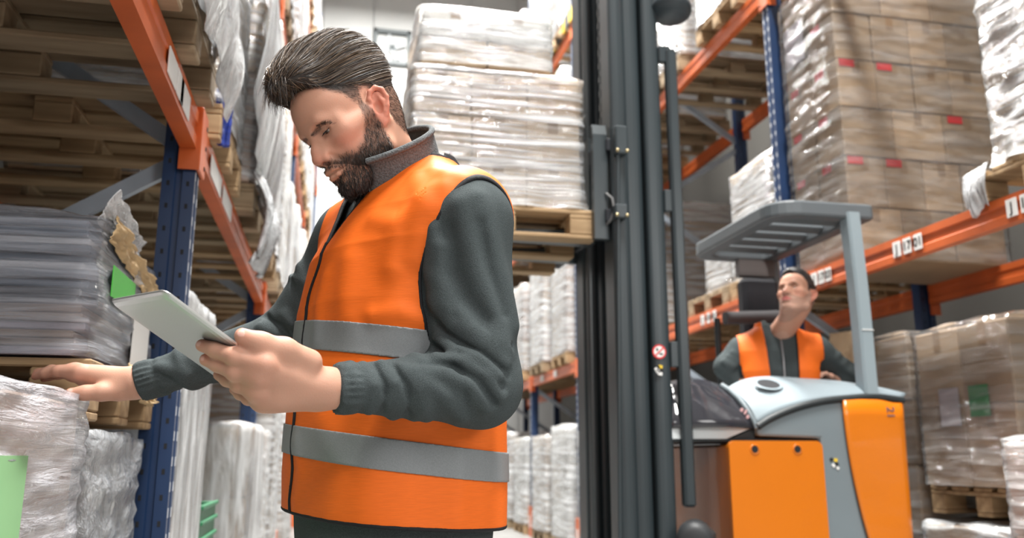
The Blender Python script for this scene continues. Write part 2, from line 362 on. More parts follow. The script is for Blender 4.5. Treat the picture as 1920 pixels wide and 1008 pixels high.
# ---------------------------------------------------------------- racks
def upright_mesh(h_, holes=True):
    b = MB(); P = [(-.05, -.04), (-.012, -.04), (-.008, -.03), (.008, -.03), (.012, -.04), (.05, -.04), (.05, -.015), (.042, -.008), (.042, .008), (.05, .015), (.05, .04), (-.05, .04)]
    b.prism(P, 2, 0, h_, 0)
    if holes:
        n = int(h_/.075)
        for i in range(n):
            z = .06+i*.075
            b.box((.030, -.0402, z), (.009, .0012, .016), None, 1); b.box((-.030, -.0402, z), (.009, .0012, .016), None, 1)
            for s_ in (-1, 1): b.box((.0503, .026*s_, z+.03), (.0012, .012, .028), None, 2)
    return b.mesh('upright')
UPM = upright_mesh(8.8); SLOTP = mat('pale_slot', (.5, .52, .55), .5)
for m_ in (BLUE, DARK, SLOTP): UPM.materials.append(m_)
def rack(name, label, X, sg, posts, levels, depth, skip_first_beam=False):
    r = thing(name, label, 'pallet rack', (X, posts[0], 0))
    def put(nm, me, loc, rz=0):
        o = link(nm, me, r); o.location = (loc[0]-X, loc[1]-posts[0], loc[2]); o.rotation_euler = (0, 0, rz); return o
    rz = math.pi if sg > 0 else 0
    beam_cache = {}
    for i, y in enumerate(posts):
        for dx in (.05, depth):
            put('upright', UPM, (X+sg*dx, y, 0), rz if dx < .5 else math.pi-rz)
        # frame bracing
        z0 = .09; k_ = 0
        while z0 < 8.2:
            if 'brace' not in beam_cache:
                b = MB(); b.bar((0, 0, 0), (sg*(depth-.05), 0, .62), .028, .05, 0); beam_cache['brace'] = b.mesh('brace'); beam_cache['brace'].materials.append(GALV)
                b = MB(); b.bar((0, 0, .62), (sg*(depth-.05), 0, 0), .028, .05, 0); beam_cache['brace2'] = b.mesh('brace'); beam_cache['brace2'].materials.append(GALV)
            put('brace', beam_cache['brace' if k_ % 2 == 1 else 'brace2'], (X+sg*.05, y+.012, z0)); z0 += .66; k_ += 1
        g = MB(); g.prism([(-.075, -.075), (-.06, -.075), (-.06, .06), (.06, .06), (.06, -.075), (.075, -.075), (.075, .075), (-.075, .075)], 2, 0, .40, 0)
        g.box((.0, .0765, .2), (.05, .003, .16), None, 1)
        go = g.build('foot_guard', [ORNG, WHITEP], r); go.location = (sg*.05, y-posts[0], 0); go.rotation_euler = (0, 0, math.pi/2*sg)
        for z in levels:
            for dx in (.03, depth+.02):
                c = MB(); c.box((0, 0, -.085), (.012, .115, .215), None, 0, .003); c.box((sg*.03, -.055, -.085), (.06, .006, .215), None, 0); c.box((sg*.03, .055, -.085), (.06, .006, .215), None, 0)
                for zz in (-.16, -.09, -.02): c.box((-sg*.0065, .036, zz), (.003, .014, .012), None, 1)
                if ('con', z) not in beam_cache: beam_cache['con', z] = c.mesh('beam_connector'); beam_cache['con', z].materials.append(ORNG); beam_cache['con', z].materials.append(DARK)
                put('beam_connector', beam_cache['con', z], (X-sg*.008 if dx < .5 else X+sg*dx, y, z))
    for i in range(len(posts)-1):
        y0, y1 = posts[i]+.055, posts[i+1]-.055; L = round(y1-y0, 3)
        if L not in beam_cache:
            b = MB(); # stepped beam: lip on the top inside edge and a shallow channel along the face
            P = [(0, 0), (.05, 0), (.05, -.122), (0, -.122), (0, -.085), (.006, -.080), (.006, -.042), (0, -.037)]
            P = [(z, x) for x, z in P]
            b.prism([(x*sg, z) for z, x in P][::-1] if False else [(z, x*sg) for z, x in P], 1, -L/2, L/2, 0)
            me = b.mesh('load_beam'); me.materials.append(ORNG); beam_cache[L] = me
        for z in levels:
            for dx in (0, depth): put('load_beam', beam_cache[L], (X+sg*dx, (y0+y1)/2, z))
    return r
LP = [.05, 2.82, 5.75, 8.60, 11.45, 14.30, 17.15]; RP = [2.15, 4.87, 7.24, 9.61, 11.98, 14.35, 16.72]
rackL = rack('pallet_rack', 'blue and orange pallet rack beside the bearded person, on the tablet side', XL, -1, LP, ZB, 1.0)
rackR = rack('pallet_rack', 'blue and orange pallet rack behind the reach truck and its driver', XR, 1, RP, ZB, 1.0)
# location plates
def plate(r, X, sg, y, z, txt, w_=.075, h_=.085, m_=WHITEP):
    o = boxmesh('label_plate', (X-sg*.0025-r.location.x, y-r.location.y, z), (.004, w_, h_), m_, r, .001)
    if txt: text_part('lettering', txt, h_*.80, o, INK, (X-sg*.0052-r.location.x, y-r.location.y, z), (math.pi/2, 0, -math.pi/2 if sg > 0 else math.pi/2), .0006)
for px, py, t in ((1897, 383, 'J'), (1924, 372, '16'), (1682, 463, 'J'), (1701, 455, '17'), (1721, 447, '01'), (1527, 521, 'J'), (1540, 515, '17'), (1553, 510, '03'), (1318, 603, 'J'), (1329, 598, '18'), (1340, 594, '01')):
    p = onray(px, py, 0, XR); plate(rackR, XR, 1, p[1], 2.112, t, .060, .078)
for i, (yy, t) in enumerate(((8.9, ''), (10.6, ''), (11.3, ''), (13.0, ''), (13.6, ''))): plate(rackR, XR, 1, yy, 2.112, t, .16, .08)
for px, py, ww in ((322, 128, .12), (336, 165, .10), (345, 190, .16), (405, 320, .3), (425, 380, .3)):
    p = onray(px, py, 0, XL); plate(rackL, XL, -1, p[1], 2.105, '', ww, .075)
for yy in (2.03, 2.1, 2.16): pass
# ---------------------------------------------------------------- pallets: planks and blocks, each its own piece
PLX, PLY, PLH = 1.10, .72, .135
def plank(dx, dy, dz, m_): me = MB().box((0, 0, 0), (dx, dy, dz), None, 0, .004).mesh('plank'); me.materials.append(m_); return me
def pallet_proto(m_, plx, ply):
    t = thing('pallet', 'x', 'pallet')
    a, b_, c = plank(plx, .115, .020, m_), plank(.125, ply, .020, m_), plank(.125, .10, .072, m_); d = plank(plx, .098, .020, m_)
    for i in range(5): o = link('deck_plank', a, t); o.location = (0, (i-2)*(ply-.115)/4, PLH-.010)
    for i in range(3): o = link('cross_plank', b_, t); o.location = ((i-1)*(plx-.125)/2, 0, PLH-.031)
    for i in range(3):
        for j in range(3): o = link('block', c, t); o.location = ((i-1)*(plx-.125)/2, (j-1)*(ply-.10)/2, .057)
    for j in range(3): o = link('bottom_plank', d, t); o.location = (0, (j-1)*(ply-.10)/2, .010)
    return t
PROTO = [pallet_proto(PINE, PLX, PLY), pallet_proto(PINE2, PLX, PLY)]; used = [False, False]
def pallet(x, y, z, label, k=0, rz=0, group=None):
    if used[k]: o = copy_tree(PROTO[k])
    else: o = PROTO[k]; used[k] = True
    o.location = (x, y, z+(.003 if z > 0 else 0)); o.rotation_euler = (0, 0, rz); o['label'] = label
    if group: o['group'] = group
    return o
# ---------------------------------------------------------------- wrapped loads
def film_mesh(dx, dy, dz, seed, amp=.008, res=.03, vert=False, top=True, bulge=.03, round_=.03, skirt=.0):
    """hugging wrap around a box centred on the origin in x, y and standing on z=0"""
    nx, ny, nz = max(4, int(dx/res)), max(4, int(dy/res)), max(4, int(dz/res))
    per = [(-dx/2+dx*i/nx, -dy/2, 0, -1) for i in range(nx)]+[(dx/2, -dy/2+dy*i/ny, 1, 0) for i in range(ny)]+[(dx/2-dx*i/nx, dy/2, 0, 1) for i in range(nx)]+[(-dx/2, dy/2-dy*i/ny, -1, 0) for i in range(ny)]
    per = np.array(per); n = len(per); s_ = np.linspace(0, 1, n, endpoint=False)*2*(dx+dy)
    z = np.linspace(0, dz, nz+1); Sg, Z = np.meshgrid(s_, z); rows = []
    q = np.stack([Sg, Z, Sg*0+seed*3.7], -1)
    if vert: dsp = amp*(wob(q, (34, 2.5, 1), seed)+.6*wob(q, (70, 6, 1), seed+1))
    else: dsp = amp*(wob(q, (5, 60, 1), seed)+.7*wob(q, (14, 26, 1), seed+1)+.5*wob(q, (25, 110, 1), seed+2))
    cor = np.minimum(np.abs(per[:, 0]-np.sign(per[:, 0])*dx/2), 9); ex = dx/2-np.abs(per[:, 0]); ey = dy/2-np.abs(per[:, 1]); cd_ = np.hypot(np.minimum(ex, .2)*(np.abs(per[:, 3])), np.minimum(ey, .2)*np.abs(per[:, 2]))
    pin = np.exp(-(cd_/.04)**2)                                     # corners pull in tight
    nrm = per[:, 2:4]
    X = per[None, :, 0]+nrm[None, :, 0]*(np.abs(dsp)+.006)-np.sign(per[None, :, 0])*pin*round_*.25*np.ones_like(Z); Y = per[None, :, 1]+nrm[None, :, 1]*(np.abs(dsp)+.006)-np.sign(per[None, :, 1])*pin*round_*.25
    if skirt: X = X+nrm[None, :, 0]*skirt*np.exp(-Z/.08)*(.5+.5*np.sin(Sg*31)); Y = Y+nrm[None, :, 1]*skirt*np.exp(-Z/.08)*(.5+.5*np.sin(Sg*27))
    V = [np.stack([X, Y, Z+.012*wob(q, (9, 1, 1), seed+5)*(Z > dz*.97)], -1)]
    if top:
        for f_, zz in ((.97, .006), (.85, .5), (.6, .85), (.3, 1.0), (.02, 1.0)):
            qq = np.stack([per[:, 0]*f_, per[:, 1]*f_, np.full(n, seed*1.0)], -1)
            V.append(np.stack([X[-1]*f_, Y[-1]*f_, dz+bulge*zz+.012*wob(qq, (14, 14, 1), seed+8)], -1)[None])
    P = np.concatenate(V, 0); m_ = P.shape[0]; F = (np.arange(m_-1)[:, None]*n+np.arange(n)[None])[..., None]; nxt = (np.arange(m_-1)[:, None]*n+(np.arange(n)[None]+1) % n)[..., None]
    F = np.concatenate([F, nxt, nxt+n, F+n], -1).reshape(-1, 4); return np_mesh('film', P.reshape(-1, 3), F)
CART = {}
def carton_mesh(d, m_, tape=True):
    k_ = (tuple(round(x, 3) for x in d), m_.name, tape)
    if k_ not in CART:
        b = MB(); b.box((0, 0, 0), d, None, 0, .006)
        if tape:
            b.box((0, 0, d[2]/2), (.05, d[1]+.002, .0015), None, 1); b.box((0, -d[1]/2, d[2]*.36), (.05, .0015, d[2]*.28), None, 1); b.box((-d[0]/2, 0, d[2]*.36), (.0015, .05, d[2]*.28), None, 1)
            b.box((0, -d[1]/2-.0004, d[2]*.5-.002), (d[0]*.98, .001, .003), None, 2)
        me = b.mesh('carton'); me.materials.append(m_); me.materials.append(TAPE); me.materials.append(DARK); CART[k_] = me
    return CART[k_]
def cartons(root, dx, dy, dz, nx, ny, nz, ms, seed, z0=0, gap=.004, jit=.006, tape=True, full=False):
    r = random.Random(seed); d = (dx/nx-gap, dy/ny-gap, dz/nz-gap*.5); out = []
    for k_ in range(nz):
        for i in range(nx):
            for j in range(ny):
                if not full and 0 < i < nx-1 and 0 < j < ny-1 and k_ < nz-1: continue
                o = link('carton', carton_mesh(d, r.choice(ms), tape), root)
                o.location = (-dx/2+dx*(i+.5)/nx+r.uniform(-jit, jit), -dy/2+dy*(j+.5)/ny+r.uniform(-jit, jit), z0+dz*(k_+.5)/nz); o.rotation_euler = (0, 0, r.uniform(-.012, .012)); out.append(o)
    return out
FILMC = {}
def wrapped(x, y, z, dx, dy, dz, label, cat='load', n=(2, 2, 3), ms=(KRAFT,), film=FILM, seed=1, amp=.008, res=.035, vert=False, name='wrapped_load', group=None, tape=True, rz=0, bulge=.02, skirt=0):
    t = thing(name, label, cat, (x, y, z+.006), rz, group)
    cartons(t, dx-.02, dy-.02, dz-.006, *n, list(ms), seed, tape=tape)
    k_ = (round(dx, 2), round(dy, 2), round(dz, 2), seed % 4, film.name, vert)
    if k_ not in FILMC: FILMC[k_] = film_mesh(dx, dy, dz+.006, seed, amp, res, vert, bulge=bulge, skirt=skirt); FILMC[k_].materials.append(film)
    link('film', FILMC[k_], t); return t
ORD = ('first', 'second', 'third', 'fourth', 'fifth', 'sixth', 'seventh'); SLOT = ('near', 'middle', 'far')
def fill(side, bays, lv, posts, X, sg, rows, seed, k_=0, skip=()):
    """pallets with wrapped loads along one level of a rack"""
    r = random.Random(seed)
    for b in bays:
        y0, y1 = posts[b]+.08, posts[b+1]-.08
        for s_ in range(rows):
            if (b, s_) in skip: continue
            y = y0+(y1-y0)*(s_+.5)/rows; w_ = (y1-y0)/rows; dy = min(w_-.13, .80)*r.uniform(.93, 1); z = 0 if lv == 0 else ZB[lv-1]
            xc = X+sg*(.50+r.uniform(-.03, .03)); lvl = ('on the floor under', 'on the first beam of', 'on the second beam of', 'on the third beam of')[lv]
            where = f'{lvl} the {side} rack, {ORD[b]} bay, {SLOT[s_] if rows > 2 else ("near", "far")[s_]} slot'
            pallet(xc, y, z, f'wooden pallet {where}', r.randint(0, 1), group=None)
            far = y > 7; dz = r.uniform(1.15, 1.62) if lv else r.uniform(1.1, 1.55)
            ms, word = r.choice((((KRAFT, KRAFT2), 'brown carton'), ((KRAFT3, KRAFT), 'tan carton'), ((CWHITE, KRAFT3), 'pale carton'), ((KRAFT, CPINK), 'mixed carton')))
            fm, vt = r.choice(((FILM_M, False), (FILM_V, True), (FILM, False)) if side == 'tablet-side' else ((FILM, False), (FILM_M, False)))
            wrapped(xc-sg*.02, y, z+PLH, 1.04, round(dy*20)/20, round(dz*10)/10, f'wrapped {word} load {where}', n=(2, 2, 3) if not far else (1, 2, 3), ms=ms, film=fm, seed=r.randint(1, 99), amp=.010, res=.04 if not far else .07, vert=vt, tape=not far, skirt=.02 if vt else .005)
fill('tablet-side', (1, 2, 3, 4), 1, LP, XL, -1, 3, 5)
fill('tablet-side', (1, 2, 3, 4), 2, LP, XL, -1, 3, 6)
fill('tablet-side', (2, 3, 4), 3, LP, XL, -1, 3, 61)
fill('tablet-side', (1, 2, 3), 0, LP, XL, -1, 3, 7, skip=((1, 0), (1, 1)))
pallet(-1.0, 3.42, 0, 'wooden pallet right past the blue upright, under the tall pale load', 1)
wrapped(-1.0, 3.42, PLH, 1.0, .74, 1.50, 'tall pale wrapped load just past the blue upright, behind the tablet', n=(2, 2, 4), ms=(CWHITE, KRAFT3), film=FILM_V, seed=26, amp=.010, vert=True)
pallet(-.97, 4.28, 0, 'wooden pallet under the low carton load that carries the green crate', 0)
wrapped(-.97, 4.28, PLH, 1.0, .70, .42, 'low wrapped carton load past the blue upright, carrying the green crate', n=(2, 2, 1), ms=(KRAFT,), film=FILM, seed=24)
fill('truck-side', (2, 3, 4, 5), 1, RP, XR, 1, 2, 8)
fill('truck-side', (1, 2, 3, 4, 5), 2, RP, XR, 1, 2, 9)
fill('truck-side', (3, 4, 5), 3, RP, XR, 1, 2, 91)
fill('truck-side', (2, 3, 4, 5), 0, RP, XR, 1, 2, 10)
# ---------------------------------------------------------------- near bay on the tablet side, first beam: pallets seen from underneath
for i, yc in enumerate((1.50, 2.36)):
    pallet(XL-.50, yc, ZB[0], ('wooden pallet on the orange beam above the wrapped sheets, further from the blue upright', 'wooden pallet on the orange beam right beside the blue upright')[i], i)
    wrapped(XL-.50, yc, ZB[0]+PLH, 1.08, .72, .9, ('wrapped carton load on the near orange beam, away from the blue upright', 'wrapped carton load on the near orange beam, beside the blue upright')[i], n=(2, 2, 2), ms=(KRAFT, KRAFT2), film=FILM_V, seed=40+i, amp=.012, vert=True, skirt=.02)
# film and blue wrap hanging over the pallet edges
def drape(name, pts_top, drop, wid, m_, label, seed, cat='film', amp=.02):
    pts_top = np.array(pts_top, float); n = 26; m2 = 18; t = np.linspace(0, 1, n); T_ = np.stack([np.interp(t, np.linspace(0, 1, len(pts_top)), pts_top[:, k_]) for k_ in range(3)], -1)
    s_ = np.linspace(0, 1, m2); P = np.repeat(T_[None], m2, 0); q = np.stack([np.repeat(t[None], m2, 0)*3, np.repeat(s_[:, None], n, 1), np.full((m2, n), seed*1.3)], -1)
    P[..., 2] -= s_[:, None]*drop*(1+.30*wob(q, (1.6, .1, 1), seed)); P[..., 0] += wid*np.sin(s_*3.14)[:, None]+amp*wob(q, (9, 3, 1), seed+1); P[..., 1] += amp*wob(q, (6, 4, 1), seed+2)
    o = grid_mesh(name, P, m_); tag(o, label, cat); md_ = o.modifiers.new('t', 'SOLIDIFY'); md_.thickness = .002; return o
drape('film_tail', [(XL+.095, 1.9, 2.62), (XL+.10, 2.4, 2.60), (XL+.095, 2.76, 2.50)], .36, .03, film_mat('film_crumpled', .35, .85, (9, 9, 9), rough=.12), 'loose film skirt hanging over the pallet beside the blue upright', 3)
drape('film_tail', [(XL-.03, 3.02, 2.385), (XL+.065, 3.06, 2.375)], .165, .005, mat('blue_film', (.03, .055, .30), .2, noise=.4, nscale=(30, 30, 30), bump=.5), 'small blue plastic sheet hanging behind the blue upright', 4, 'plastic sheet', .012)
drape('film_tail', [(XL+.09, 3.85, 2.35), (XL+.105, 4.20, 2.30)], .40, .05, MATS['film_crumpled'], 'crumpled clear film bunch dangling over the orange beam', 5, amp=.04)
drape('film_tail', [(XL+.09, 3.4, 3.4), (XL+.10, 4.2, 3.3), (XL+.09, 4.7, 3.0)], 1.0, .05, FILM_V, 'long white film tail hanging down the wrapped loads past the blue upright', 6)
# ---------------------------------------------------------------- the load under the hand
L1 = wrapped(-1.045, 1.55, PLH, 1.07, .93, 1.055, 'milky film-wrapped carton load under the outstretched hand', n=(2, 2, 3), ms=(CPINK, KRAFT3), film=film_mat('stretch_film_hand', .16, .62, (3, 3, 34), rough=.16, col=(.84, .85, .92), ior=1.22), seed=21, amp=.010, res=.016, bulge=.030)
boxmesh('green_label', (.5495, -.14, .67), (.002, .40, .54), mat('pale_green_sheet', (.30, .60, .28), .6, noise=.1, nscale=(4, 4, 4)), L1)
pallet(-1.045, 1.61, 0, 'wooden pallet under the milky wrapped load the hand rests on', 0)
# ---------------------------------------------------------------- grey wrapped load with a pallet of flat sheets on top
wrapped(-1.05, 2.375, PLH, 1.04, .62, .985, 'silvery grey wrapped load beside the blue upright, under the pallet of sheets', n=(1, 2, 2), ms=(CGREY,), film=film_mat('stretch_film_silver', .25, .7, (7, 7, 9), col=(.72, .76, .80), rough=.16, ior=1.3), seed=23, amp=.009, res=.022, tape=False, bulge=.01)
pallet(-1.05, 2.36, 0, 'wooden pallet on the floor under the silvery grey wrapped load', 1)
pallet(-1.075, 2.415, 1.155, 'wooden pallet on top of the silvery grey load, carrying the sheets', 0)
SH = thing('wrapped_sheets', 'stack of flat grey sheets in clear shiny film, green label on its side', 'load', (-1.09, 2.39, 1.155+PLH+.008))
r = random.Random(4); z = 0
SHM = [mat('sheet_blue_grey', (.21, .26, .34), .45, noise=.3, nscale=(1, 1, 60)), mat('sheet_dark', (.07, .08, .10), .5), mat('sheet_taupe', (.36, .295, .255), .6, noise=.2, nscale=(1, 1, 40)), mat('sheet_lilac', (.42, .395, .47), .55), mat('sheet_pale', (.55, .57, .62), .5)]
for i in range(16):
    th = .0195; o = boxmesh('sheet', (r.uniform(-.012, .012), r.uniform(-.012, .012), z+th/2), (1.06, .66, th-.002), SHM[(3, 2, 2, 3, 2, 2, 1, 1, 0, 0, 4, 0, 0, 4, 0, 0)[i]], SH, .003); z += th
fm = film_mesh(1.10, .69, .325, 31, .012, .014, bulge=.035); fm.materials.append(film_mat('stretch_film_sheets', .06, .5, (1.5, 1.5, 30), col=(.80, .85, .95), rough=.12, ior=1.3, bump=.8)); link('film', fm, SH)
def crumple(name, c, u, v, nu, nv, amp, m_, parent, seed, normal):
    nu *= 2; nv *= 2
    c, u, v, nn = map(np.array, (c, u, v, normal)); a = np.linspace(-.5, .5, nu); b = np.linspace(-.5, .5, nv); A, B_2 = np.meshgrid(a, b); q = np.stack([A*3, B_2*3, A*0+seed], -1)
    P = c+A[..., None]*u*(1+.10*wob(q, (1.5, 1.5, 1), seed))[..., None]+B_2[..., None]*v*(1+.30*wob(q, (2, 1.2, 1), seed+1))[..., None]+nn*(amp*(np.abs(wob(q, (5, 5, 1), seed+2))+.6*np.abs(wob(q, (12, 12, 1), seed+3))))[..., None]
    o = grid_mesh(name, P, m_, parent); md_ = o.modifiers.new('t', 'SOLIDIFY'); md_.thickness = .0015; return o
boxmesh('green_label', (.570, -.13, .19), (.002, .24, .075), mat('green_tape', (.07, .52, .05), .45), SH)
boxmesh('paper_label', (.566, .13, .10), (.002, .20, .16), WHITEP, SH)
crumple('kraft_paper', (.562, .02, .27), (0, .60, -.09), (.0, .02, .075), 22, 10, .016, PAPER, SH, 5, (1, 0, 0))
crumple('kraft_paper', (.578, .12, -.035), (0, .40, -.03), (0, .02, .085), 20, 10, .018, PAPER, SH, 8, (1, 0, 0))
fl_ = crumple('film_flap', (.555, -.14, .335), (0, .34, -.04), (.03, .05, .085), 22, 14, .012, MATS['film_crumpled'], SH, 12, (.6, -.6, .2))
# ---------------------------------------------------------------- behind the upright: green crate on a carton
gc = thing('plastic_crate', 'green plastic crate between wrapped loads past the blue upright', 'crate', (-.70, 4.22, PLH+.475)); GP = mat('green_plastic', (.03, .19, .085), .45)
b = MB()
for sx in (-1, 1): b.box((sx*.17, 0, .13), (.02, .5, .26), None, 0, .004)
for sy in (-1, 1): b.box((0, sy*.24, .13), (.34, .02, .26), None, 0, .004)
b.box((0, 0, .01), (.34, .48, .02), None, 0); b.build('shell', GP, gc)
for zz in (.05, .12, .19, .255): boxmesh('rib', (.185, 0, zz), (.014, .52, .018), GP, gc, .003)
# ---------------------------------------------------------------- truck-side rack, first beam: cartons with red tape
zR = ZB[0]+PLH
RT = thing('wrapped_load', 'tall film-wrapped stack of brown cartons marked with red tape', 'load', (3.37, 4.485, ZB[0]+.006))
r = random.Random(12); cw, ch = (.266, .30, .2805, .286), .306
def red_stack(root, dx, dy, rows):
    for k_ in range(rows):
        n = (3, 4, 3, 4, 4)[k_ % 5]; w_ = dx/n
        for i in range(n):
            for j in range(2):
                d = (w_-.004, dy/2-.004, ch-.003); tp = (k_, i) in ((1, 0), (1, 1), (3, 0), (3, 1), (2, 2)) and j == 0
                o = link('carton', carton_mesh(d, KRAFT2 if (i+k_) % 3 else KRAFT, True), root); o.location = (-dx/2+w_*(i+.5), -dy/2+dy/2*(j+.5)+r.uniform(-.004, .004), ch*(k_+.5))
                if tp: boxmesh('red_tape', (o.location.x-w_*.5+.065+.02*(k_ == 2), -dy/2-.001+o.location.y+dy/4+.0, o.location.z+ch/2-.028), (.10, .004, .045), REDT, o).matrix_parent_inverse = Matrix.Translation(-o.location)
                if (k_, i) in ((1, 0), (2, 0), (4, 0), (3, 0), (0, 0)): boxmesh('red_tape', (o.location.x-w_/2, o.location.y+.05, o.location.z+ch/2-.03), (.004, .09, .045), REDT, o).matrix_parent_inverse = Matrix.Translation(-o.location)
boxmesh('slip_sheet', (0, 0, -.002), (1.05, .60, .006), KRAFT2, RT); red_stack(RT, 1.02, .565, 6)
fm = film_mesh(1.06, .60, 6*ch+.01, 33, .010, .022); fm.materials.append(film_mat('stretch_film_thin', .01, .16, (3, 3, 16), rough=.12, bump=.8, bdist=.02, ior=1.13)); link('film', fm, RT)
boxmesh('paper_label', (-.535, .12, 1.50), (.002, .22, .28), LAVL, RT)
# nearer load on the same beam, at the picture's edge
pallet(3.33, 2.83, ZB[0], 'wooden pallet poking over the beam next to the letter J plate', 0)
RN = wrapped(3.37, 2.70, zR, 1.10, .72, 1.5, 'milky wrapped carton load standing above the letter J plate', n=(2, 2, 4), ms=(KRAFT, KRAFT3), film=FILM_M, seed=35, amp=.012, res=.025, skirt=.05)
boxmesh('green_label', (-.555, -.02, 1.05), (.003, .24, .30), mat('green_leaf_label', (.16, .42, .12), .5), RN)
drape('film_tail', [(XR-.03, 3.06, 2.34), (XR-.03, 3.20, 2.32)], .20, -.02, MATS['film_crumpled'], 'torn film strip hanging over the beam below the pallet corner', 9, amp=.015)
# two pale cartons past the upright, and a smaller one
for (x, y, z, d, lb) in ((3.19, 5.36, zR, (.66, .66, .36), 'pale film-wrapped carton, lower of the two beside the tall red-taped stack'), (3.19, 5.36, zR+.39, (.64, .64, .42), 'pale film-wrapped carton, upper of the two beside the tall red-taped stack'), (3.19, 5.98, zR, (.62, .44, .36), 'single pale film-wrapped carton on the beam, behind the truck roof')):
    wrapped(x, y, z, *d, lb, 'carton', n=(1, 1, 1), ms=(KRAFT3,), film=FILM_M, seed=int(z*10)+36, amp=.005, res=.03, name='wrapped_carton', bulge=.012)
pallet(3.37, 5.30, ZB[0], 'wooden pallet under the two pale stacked cartons', 0); pallet(3.37, 6.06, ZB[0], 'wooden pallet under the single pale wrapped carton', 1)
# ---------------------------------------------------------------- floor level behind the truck
pallet(3.54, 3.60, 0, 'wooden pallet on the floor below the brown wrapped load with green label', 1)
wrapped(3.54, 3.60, PLH, 1.2, .70, .62, 'low grey film-wrapped load on the floor below the green-labelled load', n=(2, 2, 2), ms=(CGREY, KRAFT2), film=FILM_M, seed=51, amp=.02, res=.03)
pallet(3.56, 3.59, .80, 'wooden pallet lying on the low grey wrapped load', 0)
G1 = wrapped(3.56, 3.59, .80+PLH, 1.20, .66, .76, 'brown carton load in clear film with a green label, behind the truck', n=(2, 2, 2), ms=(KRAFT2, KRAFT), film=FILM_C, seed=52, amp=.008, res=.025, bulge=.05)
for nm, px, py, dy, dz, m_ in (('green_label', 1835, 753, .125, .145, mat('dark_green_label', (.06, .30, .12), .5)), ('paper_label', 1780, 765, .135, .18, LAVL)):
    p = onray(px, py, 0, 2.955); boxmesh(nm, (-.602, p[1]-3.59, p[2]-.80-PLH), (.003, dy, dz), m_, G1)
wrapped(3.50, 4.30, 0, 1.0, .56, 1.72, 'dull brown carton stack on the floor right behind the grey roof pillar', n=(2, 1, 5), ms=(KRAFT2,), film=FILM_C, seed=53, amp=.008)
kp = crumple('kraft_paper', (2.93, 4.42, 1.70), (.05, .50, .0), (-.03, 0, -.22), 16, 10, .012, PAPERP, None, 17, (-1, 0, .2)); tag(kp, 'pale kraft paper sheet folded over a carton behind the driver', 'paper')
wrapped(3.12, 2.93, 0, .70, .48, 1.14, 'pinkish film-wrapped bundle on the floor in front of the green-labelled load', n=(1, 1, 3), ms=(CPINK,), film=FILM, seed=54, amp=.01, res=.03)
wrapped(3.40, 5.5, PLH, 1.0, .8, 1.1, 'brown carton load on the floor, seen under the beam past the driver', n=(2, 2, 3), ms=(KRAFT2,), film=FILM, seed=60); pallet(3.40, 5.5, 0, 'wooden pallet under the brown load past the driver', 0)
# hazard-striped guard on the high beam
hz = thing('beam_guard', 'yellow and black striped guard on the high beam of the truck-side rack', 'guard', (XR-.03, 10.6, ZB[2]+.02)); YEL = mat('hazard_yellow', (.75, .52, .03), .5)
for i in range(12): boxmesh('stripe', (0, -1.1+i*.2, .09), (.02, .197, .18), (YEL, INK)[i % 2], hz)
# wall fan
p = onray(735, 90, 1, 18.95); fan = thing('wall_fan', 'square grey wall fan high on the pale end wall', 'fan', (p[0], 18.95, p[2])); FG_ = mat('fan_grey', (.10, .115, .12), .5)
b = MB()
for s_ in (-1, 1): b.box((s_*.40, 0, 0), (.10, .16, .9), None, 0, .01); b.box((0, 0, s_*.40), (.9, .16, .10), None, 0, .01)
b.build('frame', FG_, fan)
b = MB(); b.lathe([(.10, -.06), (.10, .02), (0, .03)], axis=(0, -1, 0)); b.build('hub', FG_, fan)
for i in range(4):
    a = i*math.pi/2+.4; MB().bar((.06*math.cos(a), -.02, .06*math.sin(a)), (.33*math.cos(a), -.02, .33*math.sin(a)), .17, .012, 0, (math.sin(a)*.4, 1, -math.cos(a)*.4)).build('blade', mat('fan_blade', (.5, .52, .53), .4), fan)
# ================================================================ reach truck
TY0, TY1 = 3.50, 4.50
def G(px, py, Y): return onray(px, py, 1, Y)
MASTM = mat('mast_grey_paint', (.034, .046, .052), .38, noise=.25, nscale=(4, 4, 1.2), spec=.5)
MASTD = mat('mast_dark', (.010, .012, .018), .6)
ROD = mat('hydraulic_rod', (.10, .11, .115), .3, .4)
TGREY = mat('truck_grey_paint', (.185, .225, .245), .42, noise=.06, nscale=(3, 3, 3), spec=.5)
TLITE = mat('hood_grey_plastic', (.25, .305, .335), .5, noise=.06, nscale=(3, 3, 3))
TORG = mat('truck_orange_paint', (.68, .178, .004), .28, noise=.05, nscale=(3, 3, 3), coat=.3)
TBLK = mat('black_rubber_trim', (.012, .017, .019), .55)
TGLS = mat('dark_glossy_cover', (.030, .030, .036), .07, spec=.7)
GUARD = mat('roof_guard_grey', (.105, .12, .13), .45)
PILL = mat('pillar_pale_grey', (.27, .33, .36), .4)
SEATM = mat('black_seat', (.008, .008, .012), .75)
SEATG = mat('grey_brown_panel', (.10, .088, .085), .45)
truck = thing('reach_truck', 'orange and grey reach truck with a tall dark mast, lifting a wrapped carton load', 'forklift', (2.0, 4.0, 0))
def tk(o, par=None):
    if par is None:
        o.parent = truck; o.matrix_parent_inverse = Matrix.Translation(-truck.location)
    else: o.parent = par
    return o
def tbox(name, lo, hi, m_, bev=.004, par=None):
    lo, hi = np.array(lo), np.array(hi); return tk(MB().box((lo+hi)/2, np.abs(hi-lo), None, 0, bev).build(name, m_), par)
